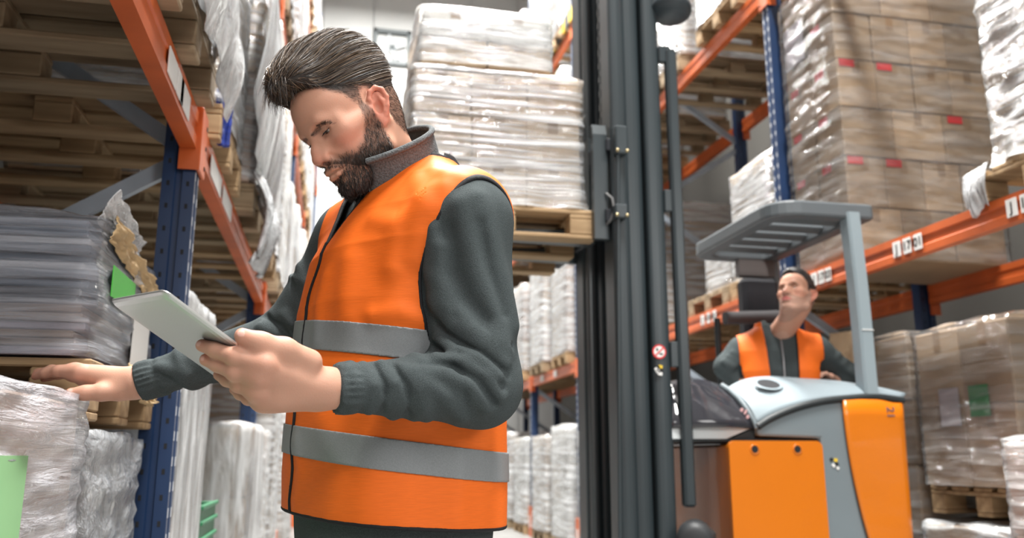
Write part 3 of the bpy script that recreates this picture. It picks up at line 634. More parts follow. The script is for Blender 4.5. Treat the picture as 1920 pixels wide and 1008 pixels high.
# ---- mast: two legs of three nested rails, cross plates, cylinders, chains, carriage and forks
def rail(x0, x1, y0, y1, z1=5.2):
    c, t = (x0+x1)/2, .016; b = MB(); hy = (y1-y0)/2; ym = (y0+y1)/2; r_ = (x1-x0)/2
    # C rail with rounded nose facing the aisle
    P = [(c+r_*math.cos(a), y0+.022-.022*math.sin(a)) for a in np.linspace(math.pi, 0, 9)]+[(c+r_, y1), (c+r_-t, y1), (c+r_-t, ym), (c-r_+t, ym), (c-r_+t, y1), (c-r_, y1)]
    b.prism(P, 2, .10, z1, 0); return b
xs = [G(p, 600, 3.55)[0] for p in (1152, 1183, 1196, 1216, 1219, 1252)]
for nm, a, b_, yo in (('rail', xs[0], xs[1], 0), ('rail', xs[2]-.035, xs[3], .03), ('rail', xs[4], xs[5], .0)):
    tk(rail(a, b_, 3.52+yo, 3.66+yo).build(nm, MASTM)); tk(rail(a, b_, 4.00+yo, 4.14+yo).build(nm, MASTM))
tbox('inner_plate', (xs[0]+.02, 3.66, .1), (xs[5]-.02, 3.675, 5.2), MASTD, 0)
tbox('back_plate', (1.425, 3.68, .1), (1.44, 3.99, 5.2), MASTD, 0)
for z in (.45, 1.2, 2.6, 3.9, 5.1): tbox('cross_tie', (1.36, 3.66, z), (1.42, 4.02, z+.12), MASTD, .01)
p = G(1146, 240, 3.60); tk(MB().tube([(p[0], 3.60, p[2]), (p[0], 3.60, 5.2)], .020, 14).build('lift_rod', ROD))
p = G(1108, 600, 3.98); tk(MB().tube([(p[0], 3.97, .2), (p[0], 3.97, 5.2)], .022, 14).build('lift_rod', ROD))
p = G(1128, 200, 3.72); b = MB()
for i in range(70): b.box((p[0], 3.72, p[2]-.15+i*.036), (.012 if i % 2 else .02, .02, .034), None, 0)
o = tk(b.build('lift_chain', MASTM)); o['kind'] = 'stuff'
ca, cb = G(1110, 245, 3.60), G(1139, 452, 3.60); zt, zb = ca[2], cb[2]
b = MB(); b.prism([(3.56, zb), (3.56, zt-.03), (3.575, zt+.02), (3.60, zt+.02), (3.60, zb)], 0, G(1110, 300, 3.58)[0], G(1136, 300, 3.58)[0], 0)
tk(b.build('carriage_plate', MASTM)); o = tbox('carriage_plate', (1.165, 4.08, zb), (1.20, 4.12, zt), MASTM)
for z in (zb+.05, zt-.12): tbox('carriage_bar', (1.176, 3.62, z), (1.206, 4.44, z+.08), MASTD, .005)
for (y0, y1) in ((238, 292), (384, 412)):
    a, c = G(1150, y0, 3.50), G(1174, y1, 3.50); o = tbox('roller_bracket', (a[0], 3.47, c[2]), (c[0], 3.518, a[2]), MASTM, .006)
    MBb = MB()
    for dx in (.006, c[0]-a[0]-.006): MBb.lathe([(.008, 0), (.008, .008), (0, .009)], (a[0]+dx, 3.47, c[2]+.012), 10, (0, -1, 0))
    e = MBb.build('bolt', mat('brass_bolt', (.45, .38, .22), .35, .7)); e.parent = o
    tbox('carriage_arm', (G(1134, y0, 3.56)[0], 3.545, (a[2]+c[2])/2-.03), (a[0]+.01, 3.60, (a[2]+c[2])/2+.03), MASTD, .004)
a, c = G(1154, 290, 3.50), G(1154, 1005, 3.50); tk(MB().tube([(a[0]+.01, 3.495, a[2]), (c[0]+.01, 3.495, .4)], .009, 8).build('hydraulic_hose', MASTM))
tk(MB().tube([G(1136, 362, 3.55), G(1148, 372, 3.53), G(1152, 392, 3.52), G(1146, 412, 3.53), G(1138, 420, 3.56)], .006, 8).build('hydraulic_hose', mat('grey_hose', (.14, .14, .14), .5)))
Z0 = 2.045   # underside of the carried pallet
for y in (3.83, 4.21):
    P2 = [(x, z) for x, z in [(1.205, Z0+.03), (.25, Z0+.045), (.25, Z0+.06), (1.175, Z0+.085), (1.175, Z0+.55), (1.205, Z0+.55)]]
    b2 = MB(); b2.prism([(z, x) for x, z in P2], 1, y-.055, y+.055, 0); tk(b2.build('fork', MASTM))
# guard bar with hoses beside the mast
gx = G(1273, 600, 3.55)[0]; gz0 = G(1278, 950, 3.53)[2]; gz1 = G(1255, 95, 3.53)[2]
tbox('hose_bar', (gx-.026, 3.50, gz0), (gx+.026, 3.55, gz1), MASTM, .01)
for y0, y1 in ((88, 120), (356, 398), (640, 688)):
    a, c = G(1240, y0, 3.53), G(1262, y1, 3.53); tbox('hose_clamp', (xs[5]-.005, 3.515, c[2]), (gx, 3.545, a[2]), MASTM, .004)
p = G(1258, 22, 3.52); d_ = MB().lathe([(0, -.02), (.075, -.02), (.098, .0), (.098, .022), (.04, .05), (.02, .12), (0, .12)], (0, 0, 0), 32, (.15, .25, 1)); o = d_.build('warning_beacon', mat('dark_lamp_dish', (.03, .042, .05), .4)); o.location = tuple(p); tk(o)
# ---- battery compartment with its bolted orange door
bx0, bx1 = G(1366, 900, TY0)[0], G(1542, 900, TY0)[0]; bz = G(1450, 826, TY0)[2]
tbox('battery_box', (bx0+.01, TY0+.005, .22), (1.955, TY1, bz-.015), TORG, .012)
b = MB(); R_ = .03; P = [(bx0, .24), (bx1, .24)]+[(bx1-R_+R_*math.cos(t), bz-R_+R_*math.sin(t)) for t in np.linspace(0, math.pi/2, 6)]+[(bx0+R_+R_*math.cos(t), bz-R_+R_*math.sin(t)) for t in np.linspace(math.pi/2, math.pi, 6)]
b.prism([(z, x) for x, z in P], 1, TY0-.022, TY0+.003, 0); door = tk(b.build('battery_door', TORG))
for px in (1415, 1495):
    p = G(px, 842, TY0-.022); h_ = MB(); h_.lathe([(.0225, 0), (.0225, .003), (.017, .003), (.015, -.004), (0, -.004)], (p[0], TY0-.022, p[2]), 24, (0, -1, 0), 0); h_.lathe([(.0155, .0032), (0, .0032)], (p[0], TY0-.022, p[2]), 24, (0, -1, 0), 1); o = h_.build('bolt_hole', [TORG, DARK]); o.parent = door
a = G(1258, 836, TY0+.1); tbox('battery_shelf', (G(1262, 830, TY0)[0], TY0+.03, bz-.005), (1.955, TY1-.02, bz+.012), TBLK, .004); tbox('battery_shelf', (1.95, TY0+.03, bz-.005), (bx1-.002, TY0+.22, bz+.012), TBLK, .004); tbox('battery_backing', (1.95, TY0+.02, .22), (bx1, TY0+.22, bz-.02), TORG, .006)
# chassis under and towards the mast
tbox('chassis', (1.46, TY0+.06, .14), (2.54, TY1-.02, .60), TBLK, .02)
tbox('chassis_side', (bx1+.012, TY0+.002, .14), (2.50, TY0+.05, .6), TGREY, .01)
for y in (3.50, 4.33):
    o = tbox('reach_leg', (.35, y, .06), (1.60, y+.15, .30), MASTM, .02)
    w_ = MB().lathe([(0, -.06), (.10, -.06), (.13, -.045), (.13, .045), (.10, .06), (0, .06)], (.48, y+.075, .132), 24, (0, 1, 0)).build('wheel', TBLK); w_.parent = o
for y in (TY0+.12, TY1-.12): tk(MB().lathe([(0, -.05), (.12, -.05), (.17, -.035), (.17, .035), (.12, .05), (0, .05)], (2.2, y, .172), 28, (0, 1, 0)).build('drive_wheel', TBLK))
p = G(1300, 1000, 3.46); tk(MB().lathe([(0, -.05), (.05, -.05), (.075, -.03), (.075, .03), (.05, .05), (0, .05)], (p[0], 3.44, p[2]-.02), 24, (.4, 1, .2)).build('cylinder_cap', mat('grimy_black', (.03, .033, .036), .5)))
tbox('cap_bracket', (p[0]-.05, 3.44, .5), (p[0]+.10, 3.52, p[2]+.02), MASTM, .02)
# ---- operator body: grey side, orange corner panel, black trim, plastic hood
TR = [(1420, 797), (1440, 784), (1470, 770), (1505, 758), (1545, 749), (1590, 744), (1640, 741), (1692, 748)]   # trim line along the body top
tr = [G(x, y, TY0) for x, y in TR]
P = [(bx1+.006, .16)]+[(bx1+.006, bz+.01), (G(1422, 812, TY0)[0], bz+.02)]+[(p[0], p[2]-.012) for p in tr]+[(2.555, 1.25), (2.535, .16)]
b = MB(); b.prism([(z, x) for x, z in P], 1, TY0, TY0+.24, 0); o = tk(b.build('body_side', TGREY)); md = o.modifiers.new('bev', 'BEVEL'); md.width = .012; md.segments = 2; md.limit_method = 'ANGLE'
b = MB(); b.prism([(z, x) for x, z in P], 1, TY1-.24, TY1, 0); o = tk(b.build('body_side', TGREY))
tbox('body_end', (2.515, TY0+.24, .16), (2.55, TY1-.24, 1.25), TGREY, .02)
OL = [(1580, 750), (1582, 780), (1587, 820), (1594, 865), (1603, 910), (1614, 958), (1628, 1008), (1648, 1070)]
ol = [G(x, y, TY0-.014) for x, y in OL]; top = [G(x, y, TY0-.014) for x, y in ((1580, 750), (1620, 748), (1660, 749), (1690, 755))]
zs = np.linspace(0, 1, 16); rows = []
for t in zs:     # wraps round the rear corner
    zl = ol[0][2]+(ol[-1][2]-.35-ol[0][2])*t; xl = np.interp(-zl, [-p[2] for p in ol], [p[0] for p in ol]); xr = 2.578-.022*t*1.2; row = []
    for s_ in np.linspace(0, 1, 14): row.append((xl+(xr-.05-xl)*s_, TY0-.014, zl+(np.interp(xl+(xr-xl)*s_, [p[0] for p in top], [p[2] for p in top])-top[0][2])*(1-t)))
    for an in np.linspace(0, math.pi/2, 7)[1:]: row.append((xr-.05+.05*math.sin(an), TY0-.014+.05-.05*math.cos(an), row[13][2]))
    row.append((xr, TY0+.35, row[13][2])); rows.append(row)
oc = grid_mesh('corner_panel', np.array(rows), TORG); md = oc.modifiers.new('t', 'SOLIDIFY'); md.thickness = .012; md.offset = 0; tk(oc)
t_ = text_part('lettering', '21', .055, None, mat('faded_ink', (.16, .10, .10), .6), (G(1669, 773, TY0-.02)[0], TY0-.0215, G(1669, 773, TY0-.02)[2]), (math.pi/2, math.pi/2, 0), .0008); tk(t_)
b = MB()
for px, py, m_, r_ in ((1559, 861, 0, .010), (1567, 862, 1, .011), (1569, 870, 0, .011), (1563, 872, 2, .010), (1571, 877, 2, .009)):
    p = G(px, py, TY0-.002); b.box((p[0], TY0-.002, p[2]), (r_*1.5, .003, r_*1.3), Matrix.Rotation(.6*m_-.4, 3, 'Y'), m_)
tk(b.build('warning_sticker', [INK, YEL, WHITEP]))
# trim and hood loft
hi_ = [G(x, y, yy) for x, y, yy in ((1368, 727, 3.66), (1385, 717, 3.69), (1410, 709, 3.72), (1450, 706, 3.74), (1500, 709, 3.74), (1560, 713, 3.72), (1620, 721, 3.68), (1688, 738, 3.60))]
lo_ = [np.array(p)+np.array((0, -.004, .004)) for p in tr]
rows = []
for t in np.linspace(0, 1, 9):
    rows.append([lo_[i]+(hi_[i]-lo_[i])*t+np.array((0, -.03*math.sin(t*math.pi), .012*math.sin(t*math.pi))) for i in range(8)])
rows.append([p+np.array((0, .014, .004)) for p in hi_]); rows.append([np.array((p[0], 3.765, p[2]-.01)) for p in hi_])
def dense(P, k_=4):
    n = P.shape[1]; t = np.linspace(0, n-1, (n-1)*k_+1); i0 = np.minimum(t.astype(int), n-2); f_ = (t-i0)[None, :, None]; im, i2 = np.maximum(i0-1, 0), np.minimum(i0+2, n-1)
    a, b_, c, d = P[:, im], P[:, i0], P[:, i0+1], P[:, i2]; return .5*((2*b_)+(c-a)*f_+(2*a-5*b_+4*c-d)*f_**2+(3*b_-a-3*c+d)*f_**3)
hood = grid_mesh('hood', dense(np.array(rows)), TLITE); md = hood.modifiers.new('t', 'SOLIDIFY'); md.thickness = .01; md.offset = -1; tk(hood)
tk(MB().tube([p+np.array((0, -.003, -.006)) for p in dense(np.array([tr]))[0]], .016, 10).build('black_trim', TBLK))
c = G(1441, 717, 3.66); ho = MB().lathe([(.052, .0), (.046, .004), (.040, .002)], (0, 0, 0), 28, (0, -.55, .83)); ho.lathe([(.045, .0025), (0, .0025)], (0, 0, 0), 28, (0, -.55, .83), 1); o = ho.build('cup_holder', [TLITE, DARK]); c = G(1441, 720, 3.60); o.location = tuple(c); o.scale = (1.3, 1, 1); tk(o)
# steep left cheek of the hood, dark glossy display cover and pale tray
edge = [G(x, y, yy) for x, y, yy in ((1352, 722, 3.66), (1368, 732, 3.63), (1385, 747, 3.59), (1402, 768, 3.55), (1415, 788, 3.52), (1421, 803, 3.505))]
tk(MB().tube(edge, .015, 10).build('hood_edge', TGREY))
rows = []
for i, (x, y, yy) in enumerate(((1352, 722, 3.67), (1366, 733, 3.64), (1383, 748, 3.60), (1400, 769, 3.56), (1413, 789, 3.53), (1419, 802, 3.515))):
    p = G(x, y, yy); q = G(1245, (716, 722, 736, 760, 785, 803)[i], yy+.02); rows.append([p+(q-p)*t+np.array((0, -.035*math.sin(t*3.14), .02*math.sin(t*3.14)*(1 if i == 0 else .3))) for t in np.linspace(0, 1, 9)])
cv = grid_mesh('display_cover', np.array(rows), TGLS); md = cv.modifiers.new('t', 'SOLIDIFY'); md.thickness = .008; tk(cv)
b = MB()
for px, py, rr in ((1391, 768, .012), (1397, 774, .009), (1402, 781, .012), (1399, 770, .008)):
    p = G(px, py, 3.53); b.box(p, (rr, .003, rr*1.3), Matrix.Rotation(rr*60, 3, 'Y'), 0)
tk(b.build('pink_sticker', mat('pink_print', (.62, .36, .36), .5)))
a, c = G(1252, 801, 3.53), G(1413, 800, 3.53); d_ = G(1362, 822, 3.53); e = G(1252, 822, 3.53)
b = MB(); b.prism([(z, x) for x, z in ((a[0], a[2]), (c[0], c[2]), (d_[0], d_[2]), (e[0], e[2]))], 1, 3.53, 4.3, 0); tk(b.build('white_tray', mat('pale_plastic', (.62, .66, .67), .45)))
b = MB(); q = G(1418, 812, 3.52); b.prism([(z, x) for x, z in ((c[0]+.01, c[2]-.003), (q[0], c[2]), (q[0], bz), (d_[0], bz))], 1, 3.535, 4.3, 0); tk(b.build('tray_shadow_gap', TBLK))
tk(MB().lathe([(0, .02), (.014, .018), (.018, .005), (.018, -.01), (.006, -.012), (.006, -.06), (0, -.06)], tuple(G(1330, 733, 3.72)+np.array((0, 0, .01))), 16).build('red_knob', REDT)) if False else None
# ---- roof guard, pillars, seat
gz1_ = G(1460, 371, TY0)[2]; gz0_ = gz1_-.075; gx0, gx1 = G(1452, 380, TY0)[0], G(1640, 385, TY0)[0]
def outline(ins): 
    x0, x1, y0, y1 = gx0+ins, gx1-ins, TY0+ins, TY1-ins; r1 = .14-ins*.6; pts = []
    for (cx, cy, a0, rr) in ((x0+r1, y0+r1, 180, r1), (x1-.03, y0+.03, 270, .03), (x1-.03, y1-.03, 0, .03), (x0+r1, y1-r1, 90, r1)):
        for k_ in range(7): a = math.radians(a0+90*k_/6); pts.append((cx+rr*math.cos(a), cy+rr*math.sin(a)))
    return pts
o1, o2 = outline(0), outline(.085); n = len(o1); vs = [(x, y, gz0_) for x, y in o1]+[(x, y, gz1_) for x, y in o1]+[(x, y, gz0_) for x, y in o2]+[(x, y, gz1_) for x, y in o2]; fs = []
for k_ in range(n):
    j = (k_+1) % n; fs += [(k_, j, n+j, n+k_), (2*n+j, 2*n+k_, 3*n+k_, 3*n+j), (n+k_, n+j, 3*n+j, 3*n+k_), (j, k_, 2*n+k_, 2*n+j)]
roof = tk(MB().add(vs, fs).build('roof_guard', GUARD)); md = roof.modifiers.new('bev', 'BEVEL'); md.width = .012; md.segments = 2; md.limit_method = 'ANGLE'
for i in range(5):
    y = TY0+.19+i*.155; o = tk(MB().box(((gx0+gx1)/2, y, (gz0_+gz1_)/2), (gx1-gx0-.15, .060, .030), Matrix.Rotation(-.30, 3, 'X'), 0, .006).build('slat', GUARD))
pl = [G(x, y, TY0+.04) for x, y in ((1588, 402), (1596, 470), (1604, 540), (1612, 620), (1619, 700), (1624, 752))]
rows = []
for p in pl: rows.append([(p[0]-.030, TY0, p[2]), (p[0]-.022, TY0-.012, p[2]), (p[0]+.032, TY0-.012, p[2]), (p[0]+.040, TY0, p[2]), (p[0]+.040, TY0+.06, p[2]), (p[0]-.030, TY0+.06, p[2])])
tk(grid_mesh('roof_pillar', dense(np.array(rows).transpose(1, 0, 2), 3).transpose(1, 0, 2), PILL, closed=True, smooth=False)); tbox('pillar_collar', (pl[3][0]-.024, TY0-.0155, pl[3][2]-.004), (pl[3][0]+.036, TY0-.011, pl[3][2]+.0), WHITEP, 0)
a, c = G(1378, 450, 4.44), G(1480, 524, 4.44); o = tbox('rear_screen', (a[0], 4.42, c[2]), (2.50, 4.47, gz0_+.01), SEATG, .01)
a = G(1378, 522, 4.42); tbox('seat_back', (a[0]+.02, 4.36, 1.0), (2.48, 4.46, a[2]), SEATM, .03)
a, c = G(1352, 584, 4.30), G(1352, 608, 4.30); tk(MB().tube([(a[0]+.02, 4.30, (a[2]+c[2])/2), (2.42, 4.30, (a[2]+c[2])/2+.02)], [.036, .036], 16).build('arm_rest', mat('dark_grey_foam', (.055, .052, .055), .7)))
for x in (2.06, 2.40): tk(MB().tube([(x, 4.31, .9), (x, 4.31, 1.82)], .018, 8).build('arm_rest_post', TBLK))
tbox('seat_cushion', (1.98, 3.985, .80), (2.46, 4.34, .905), SEATM, .05)
tbox('seat_box', (2.02, 4.00, .55), (2.42, 4.33, .80), TBLK, .02)
for y in (TY1-.09,): tk(MB().tube([(2.50, y+.04, .9), (2.52, y+.04, 1.6), (2.50, y+.04, gz0_+.02)], .030, 10).build('roof_pillar', GUARD))
# mast stickers
p = G(1236, 659, 3.515); st = MB(); ax_ = (0, -1, 0); st.lathe([(.0315, .002), (.0315, 0)], tuple(p), 28, ax_, 0); st.lathe([(.0315, .002), (.0245, .002)], tuple(p), 28, ax_, 0); st.lathe([(.0245, .0018), (0, .0018)], tuple(p), 28, ax_, 1)
st.box((p[0], p[1]-.0026, p[2]), (.052, .001, .006), Matrix.Rotation(-.75, 3, 'Y'), 0); st.box((p[0]-.010, p[1]-.0022, p[2]+.009), (.009, .001, .012), None, 2); st.box((p[0]+.008, p[1]-.0022, p[2]-.010), (.016, .001, .007), None, 2)
tk(st.build('prohibition_sign', [REDT, WHITEP, INK]))
p = G(1236, 693, 3.515); st = MB()
for dx, dz, m_, r_ in ((.006, .012, 1, .011), (-.012, .002, 0, .010), (-.004, .010, 2, .008), (.010, -.002, 2, .010), (.004, -.014, 0, .012), (-.006, -.006, 0, .010)): st.box((p[0]+dx, p[1]-.001, p[2]+dz), (r_*1.6, .002, r_*1.6), Matrix.Rotation(dx*40, 3, 'Y'), m_)
tk(st.build('warning_sticker', [WHITEP, YEL, INK]))
# ---- the carried load
cp = pallet_proto(PINE, .88, .84); cp.location = (.715, 4.03, Z0); cp['label'] = 'wooden pallet on the forks of the reach truck, under the wrapped cartons'
lz = Z0+PLH; lx0, lx1 = .30, 1.110; zt = G(1100, 150, 3.62)[2]
LD = wrapped((lx0+lx1)/2, 4.04, lz, lx1-lx0, .80, zt-lz, 'wrapped carton load on the truck forks, wide lower tier', n=(3, 2, 3), ms=(KRAFT3, KRAFT3, KRAFT), film=film_mat('stretch_film_load', .04, .75, (1.6, 1.6, 38), rough=.12), seed=71, amp=.007, res=.018, bulge=.035, skirt=.03)
ux0, ux1 = .335, .985; ut = G(1000, 24, 3.70)[2]
wrapped((ux0+ux1)/2, 4.05, zt+.062, ux1-ux0, .68, ut-zt-.087, 'wrapped carton block on the truck load, narrower upper tier', n=(2, 2, 2), ms=(KRAFT3, CWHITE), film=MATS['stretch_film_milky'], seed=72, amp=.007, res=.018, bulge=.03)
# ================================================================ people
def ss(e0, e1, x):
    t = np.clip((x-e0)/(e1-e0), 0, 1); return t*t*(3-2*t)
def attr_mat(name, rough=.5, sss=0.0, bump=0.0, bscale=300, spec=.5, coat=0):
    if name in MATS: return MATS[name]
    m = mat(name, (1, 1, 1), rough, spec=spec); nt = m.node_tree; b = nt.nodes['Principled BSDF']; N = nt.nodes.new; L = nt.links.new
    at = N('ShaderNodeAttribute'); at.attribute_name = 'Col'; L(at.outputs['Color'], b.inputs['Base Color'])
    if sss:
        b.inputs['Subsurface Weight'].default_value = sss; b.inputs['Subsurface Radius'].default_value = (1, .35, .2); b.inputs['Subsurface Scale'].default_value = .006
    if bump:
        tc = N('ShaderNodeTexCoord'); nz = N('ShaderNodeTexNoise'); nz.inputs['Scale'].default_value = bscale; nz.inputs['Detail'].default_value = 3
        bp = N('ShaderNodeBump'); bp.inputs['Strength'].default_value = bump; bp.inputs['Distance'].default_value = .001; L(tc.outputs['Object'], nz.inputs['Vector']); L(nz.outputs[0], bp.inputs['Height']); L(bp.outputs[0], b.inputs['Normal'])
    return m
SKIN = attr_mat('skin', .55, .25, .25, 420, .32)
HAIR = attr_mat('hair_strands', .46, 0, 0, spec=.6)
EYE = attr_mat('eye', .08, 0, 0, spec=.7)
FLEECE = mat('charcoal_fleece', (.080, .096, .099), .95, noise=.4, nscale=(600, 600, 600), bump=.7, bdist=.002, spec=.12, lo=.3, hi=.7)
FLEECE_IN = mat('grey_fleece_lining', (.15, .16, .165), .95, noise=.4, nscale=(300, 300, 300), bump=.9, bdist=.003, spec=.1)
ORANGE = mat('orange_hi_vis', (.86, .155, .012), .62, noise=.10, nscale=(40, 40, 900), bump=.12, bdist=.002, spec=.3)
REFLECT = mat('grey_reflective_tape', (.23, .245, .255), .42, noise=.15, nscale=(500, 500, 500), bump=.15, bdist=.001, spec=.5)
BINDING = mat('black_binding', (.012, .012, .014), .75, bump=.4, nscale=(500, 500, 500), bdist=.002, spec=.3)
TROUSER = mat('dark_trouser', (.022, .027, .028), .9, noise=.3, nscale=(300, 300, 300), bump=.6, bdist=.002, spec=.15)
SHOE = mat('black_shoe', (.012, .012, .013), .5)
ZIP = mat('zip_teeth', (.30, .30, .31), .35, .7)
def head_sdf(M, o, s=1.0):
    """bearded man's head in its own frame: x forward, y to his left, z up, origin between the ear canals"""
    M = np.asarray(M); W = lambda *p: o+M@(np.array(p)*s); S = Sdf()
    E = lambda c, r, k=.012, kind='add', R=None: S.ell(W(*c), np.array(r)*s, M if R is None else M@R, k*s, kind)
    C = lambda pts, rs, k=.008, kind='add': S.chain([W(*p) for p in pts], [x*s for x in rs] if isinstance(rs, (list, tuple)) else rs*s, k*s, kind)
    E((-.004, 0, .048), (.097, .074, .087)); E((.045, 0, .056), (.058, .063, .058), .03); E((-.045, 0, .012), (.05, .055, .05), .03)
    E((.042, 0, -.02), (.052, .055, .07), .03)
    for y in (1, -1):
        C([(-.002, .060*y, .0), (.006, .054*y, -.060)], [.012, .015], .025); C([(.006, .054*y, -.060), (.072, .021*y, -.099)], [.015, .014], .022)
        E((.056, .047*y, -.008), (.027, .019, .019), .022); C([(.06, .056*y, -.002), (.0, .069*y, .005)], .008, .02)
        C([(.0925, .012*y, .0235), (.0865, .032*y, .0275), (.066, .050*y, .021)], [.0085, .0095, .008], .018)
        E((.04, .040*y, -.045), (.032, .016, .026), .02)
    E((.086, 0, -.094), (.014, .019, .015), .016); E((.077, 0, -.056), (.026, .030, .034), .02)
    for y in (1, -1):
        E((.1015, .031*y, .0130), (.0195, .0185, .0130), .010, 'sub')
    # nose
    C([(.0925, 0, .019), (.1065, 0, -.012), (.1105, 0, -.024)], [.0068, .0082, .0105], .012)
    S.ell(W(.1110, 0, -.0275), np.array((.0110, .0128, .0098))*s, M, .007*s)
    for y in (1, -1):
        C([(.086, .009*y, .008), (.098, .0125*y, -.024)], [.006, .008], .014); E((.0985, .0150*y, -.0310), (.0120, .0066, .0092), .005)
    C([(.1125, 0, -.033), (.098, 0, -.0405)], [.0052, .0062], .006)
    for y in (1, -1): E((.1045, .0068*y, -.0395), (.0078, .0036, .0055), .003, 'sub')
    for y in (1, -1): C([(.098, .0215*y, -.030), (.088, .030*y, -.046)], .0022, .008, 'sub')
    # mouth
    C([(.1035, .0035, -.0525), (.1005, .013, -.0545), (.089, .026, -.0605)], [.0056, .0056, .003], .005); C([(.1035, -.0035, -.0525), (.1005, -.013, -.0545), (.089, -.026, -.0605)], [.0056, .0056, .003], .005)
    C([(.1015, -.001, -.0665), (.0975, .013, -.0660), (.088, .025, -.0615)], [.0068, .006, .003], .005); C([(.1015, .001, -.0665), (.0975, -.013, -.0660), (.088, -.025, -.0615)], [.0068, .006, .003], .005)
    C([(.088, -.029, -.0615), (.1025, -.014, -.0603), (.109, 0, -.0596), (.1025, .014, -.0603), (.088, .029, -.0615)], .0016, .0035, 'sub')
    E((.107, 0, -.0815), (.010, .020, .0055), .012, 'sub')
    # eyelids over the eyeballs, lowered
    for y in (1, -1):
        ce = W(.0770, .031*y, .0145); nl = (M@np.array((.45, 0, .89))).astype(np.float32); nu = (M@np.array((.1, 0, -.995))).astype(np.float32); c32 = ce.astype(np.float32); r_ = .0133*s
        S.op('add', lambda p, c=c32, n=nl, r=r_: np.maximum(_len(p-c)-r, -((p-c)@n)+.0016*s), ce, .015*s, .003*s)
        S.op('add', lambda p, c=c32, n=nu, r=r_: np.maximum(_len(p-c)-r, -((p-c)@n)+.0096*s), ce, .015*s, .003*s)
        C([(.0862, .0195*y, .0185), (.0895, .029*y, .0255), (.0825, .043*y, .0215)], [.0020, .0026, .002], .005)
    # ears
    for y in (1, -1):
        back = np.array((-.88, .42*y, -.20)); up = np.array((-.22, .10*y, .97)); back /= np.linalg.norm(back); up -= back*(up@back); up /= np.linalg.norm(up); out = np.cross(back, up)*y*-1
        if out[1]*y < 0: out = -out
        e0 = np.array((-.004, .0735*y, .004)); P = lambda u, v, n=0: tuple(e0+back*u*1.08+up*v*1.08+out*n)
        R = np.stack([back, up, out], 1)
        E(P(.008, .004), (.0175, .027, .0045), .004, 'add', R)
        C([P(.0, .005, .004), P(-.006, .018, .005), P(-.001, .030, .005), P(.010, .035, .005), P(.020, .029, .005), P(.0245, .015, .005), P(.021, .0, .005), P(.014, -.014, .004)], [.003, .0042, .0044, .0044, .0044, .004, .0036, .0034], .003)
        C([P(.011, .024, .003), P(.0145, .010, .005), P(.011, -.006, .005)], [.0036, .0046, .0038], .004)
        E(P(.004, -.021, .002), (.0095, .0125, .0052), .006, 'add', R); C([P(-.005, .002, .004), P(-.004, -.008, .004)], [.0045, .005], .004)
        E(P(.005, .0015, .009), (.0085, .0125, .0098), .003, 'sub', R); E(P(.012, .026, .0085), (.0055, .006, .004), .003, 'sub', R)
    return S, W
BX = [-.05, .0, .012, .020, .030, .045, .065, .085, .11]; BZ = [-.2, -.03, .035, .035, -.012, -.034, -.046, -.0385, -.036]
HX = [-.12, -.085, -.06, -.035, -.02, -.008, .006, .016, .028, .042, .056, .070, .085, .11]; HZ = [-.075, -.07, -.055, -.03, .03, .047, .045, .028, .030, .052, .062, .078, .092, .102]
def beard_mask(q):
    x, y, z = q[:, 0], np.abs(q[:, 1]), q[:, 2]
    m = ss(.010, -.012, z-np.interp(x, BX, BZ)) * ss(-.004, .008, x) * ss(-.142, -.125, z)
    lip = ss(1.15, .85, np.sqrt((y/.027)**2+((z+.0605)/.0118)**2))*(x > .06)
    soul = ss(1.1, .7, np.sqrt(((y-.016)/.009)**2+((z+.079)/.006)**2))*(x > .07)
    return m*(1-lip)*(1-.55*soul)
def hair_mask(q, grow=0.0):
    x, y, z = q[:, 0], np.abs(q[:, 1]), q[:, 2]
    return ss(-.006, .010, z-np.interp(x, HX, HZ)+grow)
def skin_colour(q, brow=True):
    """q: points in head frame"""
    x, y, z = q[:, 0], np.abs(q[:, 1]), q[:, 2]
    base = np.array((.56, .298, .205)); c = np.repeat(base[None], len(q), 0)
    red = np.exp(-(((x-.065)/.03)**2+((y-.05)/.025)**2+((z+.02)/.022)**2))*.45+np.exp(-(((x-.115)/.015)**2+(y/.016)**2+((z+.028)/.016)**2))*.5
    ear = ss(.071, .079, y)*ss(.02, .0, x)*ss(-.06, -.045, x)*(z < .06)*(z > -.045); red = np.clip(red*.9+ear*.6, 0, 1)
    c = c*(1-red[:, None])+np.array((.62, .205, .145))*red[:, None]
    lip = ss(1.12, .88, np.sqrt((y/.0265)**2+((z+.0605+.0015*(y/.02))/.0118)**2))*(x > .07)
    c = c*(1-lip[:, None]*.9)+np.array((.50, .135, .125))*lip[:, None]*.9
    dark = np.array((.024, .017, .014)); hm = hair_mask(q, -.002)*(1-ear); bm = beard_mask(q)
    den = np.clip(hm*(.62+.38*ss(.03, .070, z)), 0, 1); den = np.maximum(den, bm*(.60+.36*ss(.0, .06, x)*ss(-.03, -.075, z)))
    if brow:
        bz = np.interp(y, [.006, .014, .032, .047, .056], [.0155, .0180, .0245, .0215, .0140]); b = ss(.0042, .0018, np.abs(z-bz))*ss(.008, .012, y)*ss(.056, .048, y)*(x > .05); den = np.maximum(den, b*.55)
    return c*(1-den[:, None])+dark*den[:, None]
def hand_colour(p, knuckles, nails):
    c = np.repeat(np.array((.53, .29, .205))[None], len(p), 0)
    for k_, r, a in knuckles:
        g = (np.exp(-(_len(p-k_)/r)**2)*a)[:, None]; c = c*(1-g)+np.array((.56, .21, .15))*g
    for n_, r in nails:
        g = ss(r*1.05, r*.9, _len(p-n_))[:, None]; c = c*(1-g)+np.array((.66, .40, .33))*g
    return c
HM = np.array([[-0.7491, 0.3861, -0.5383], [-0.3645, -0.9188, -0.1517], [-0.5532, 0.0825, 0.8290]])
HO = U(671.5, 238.5, 1.63)
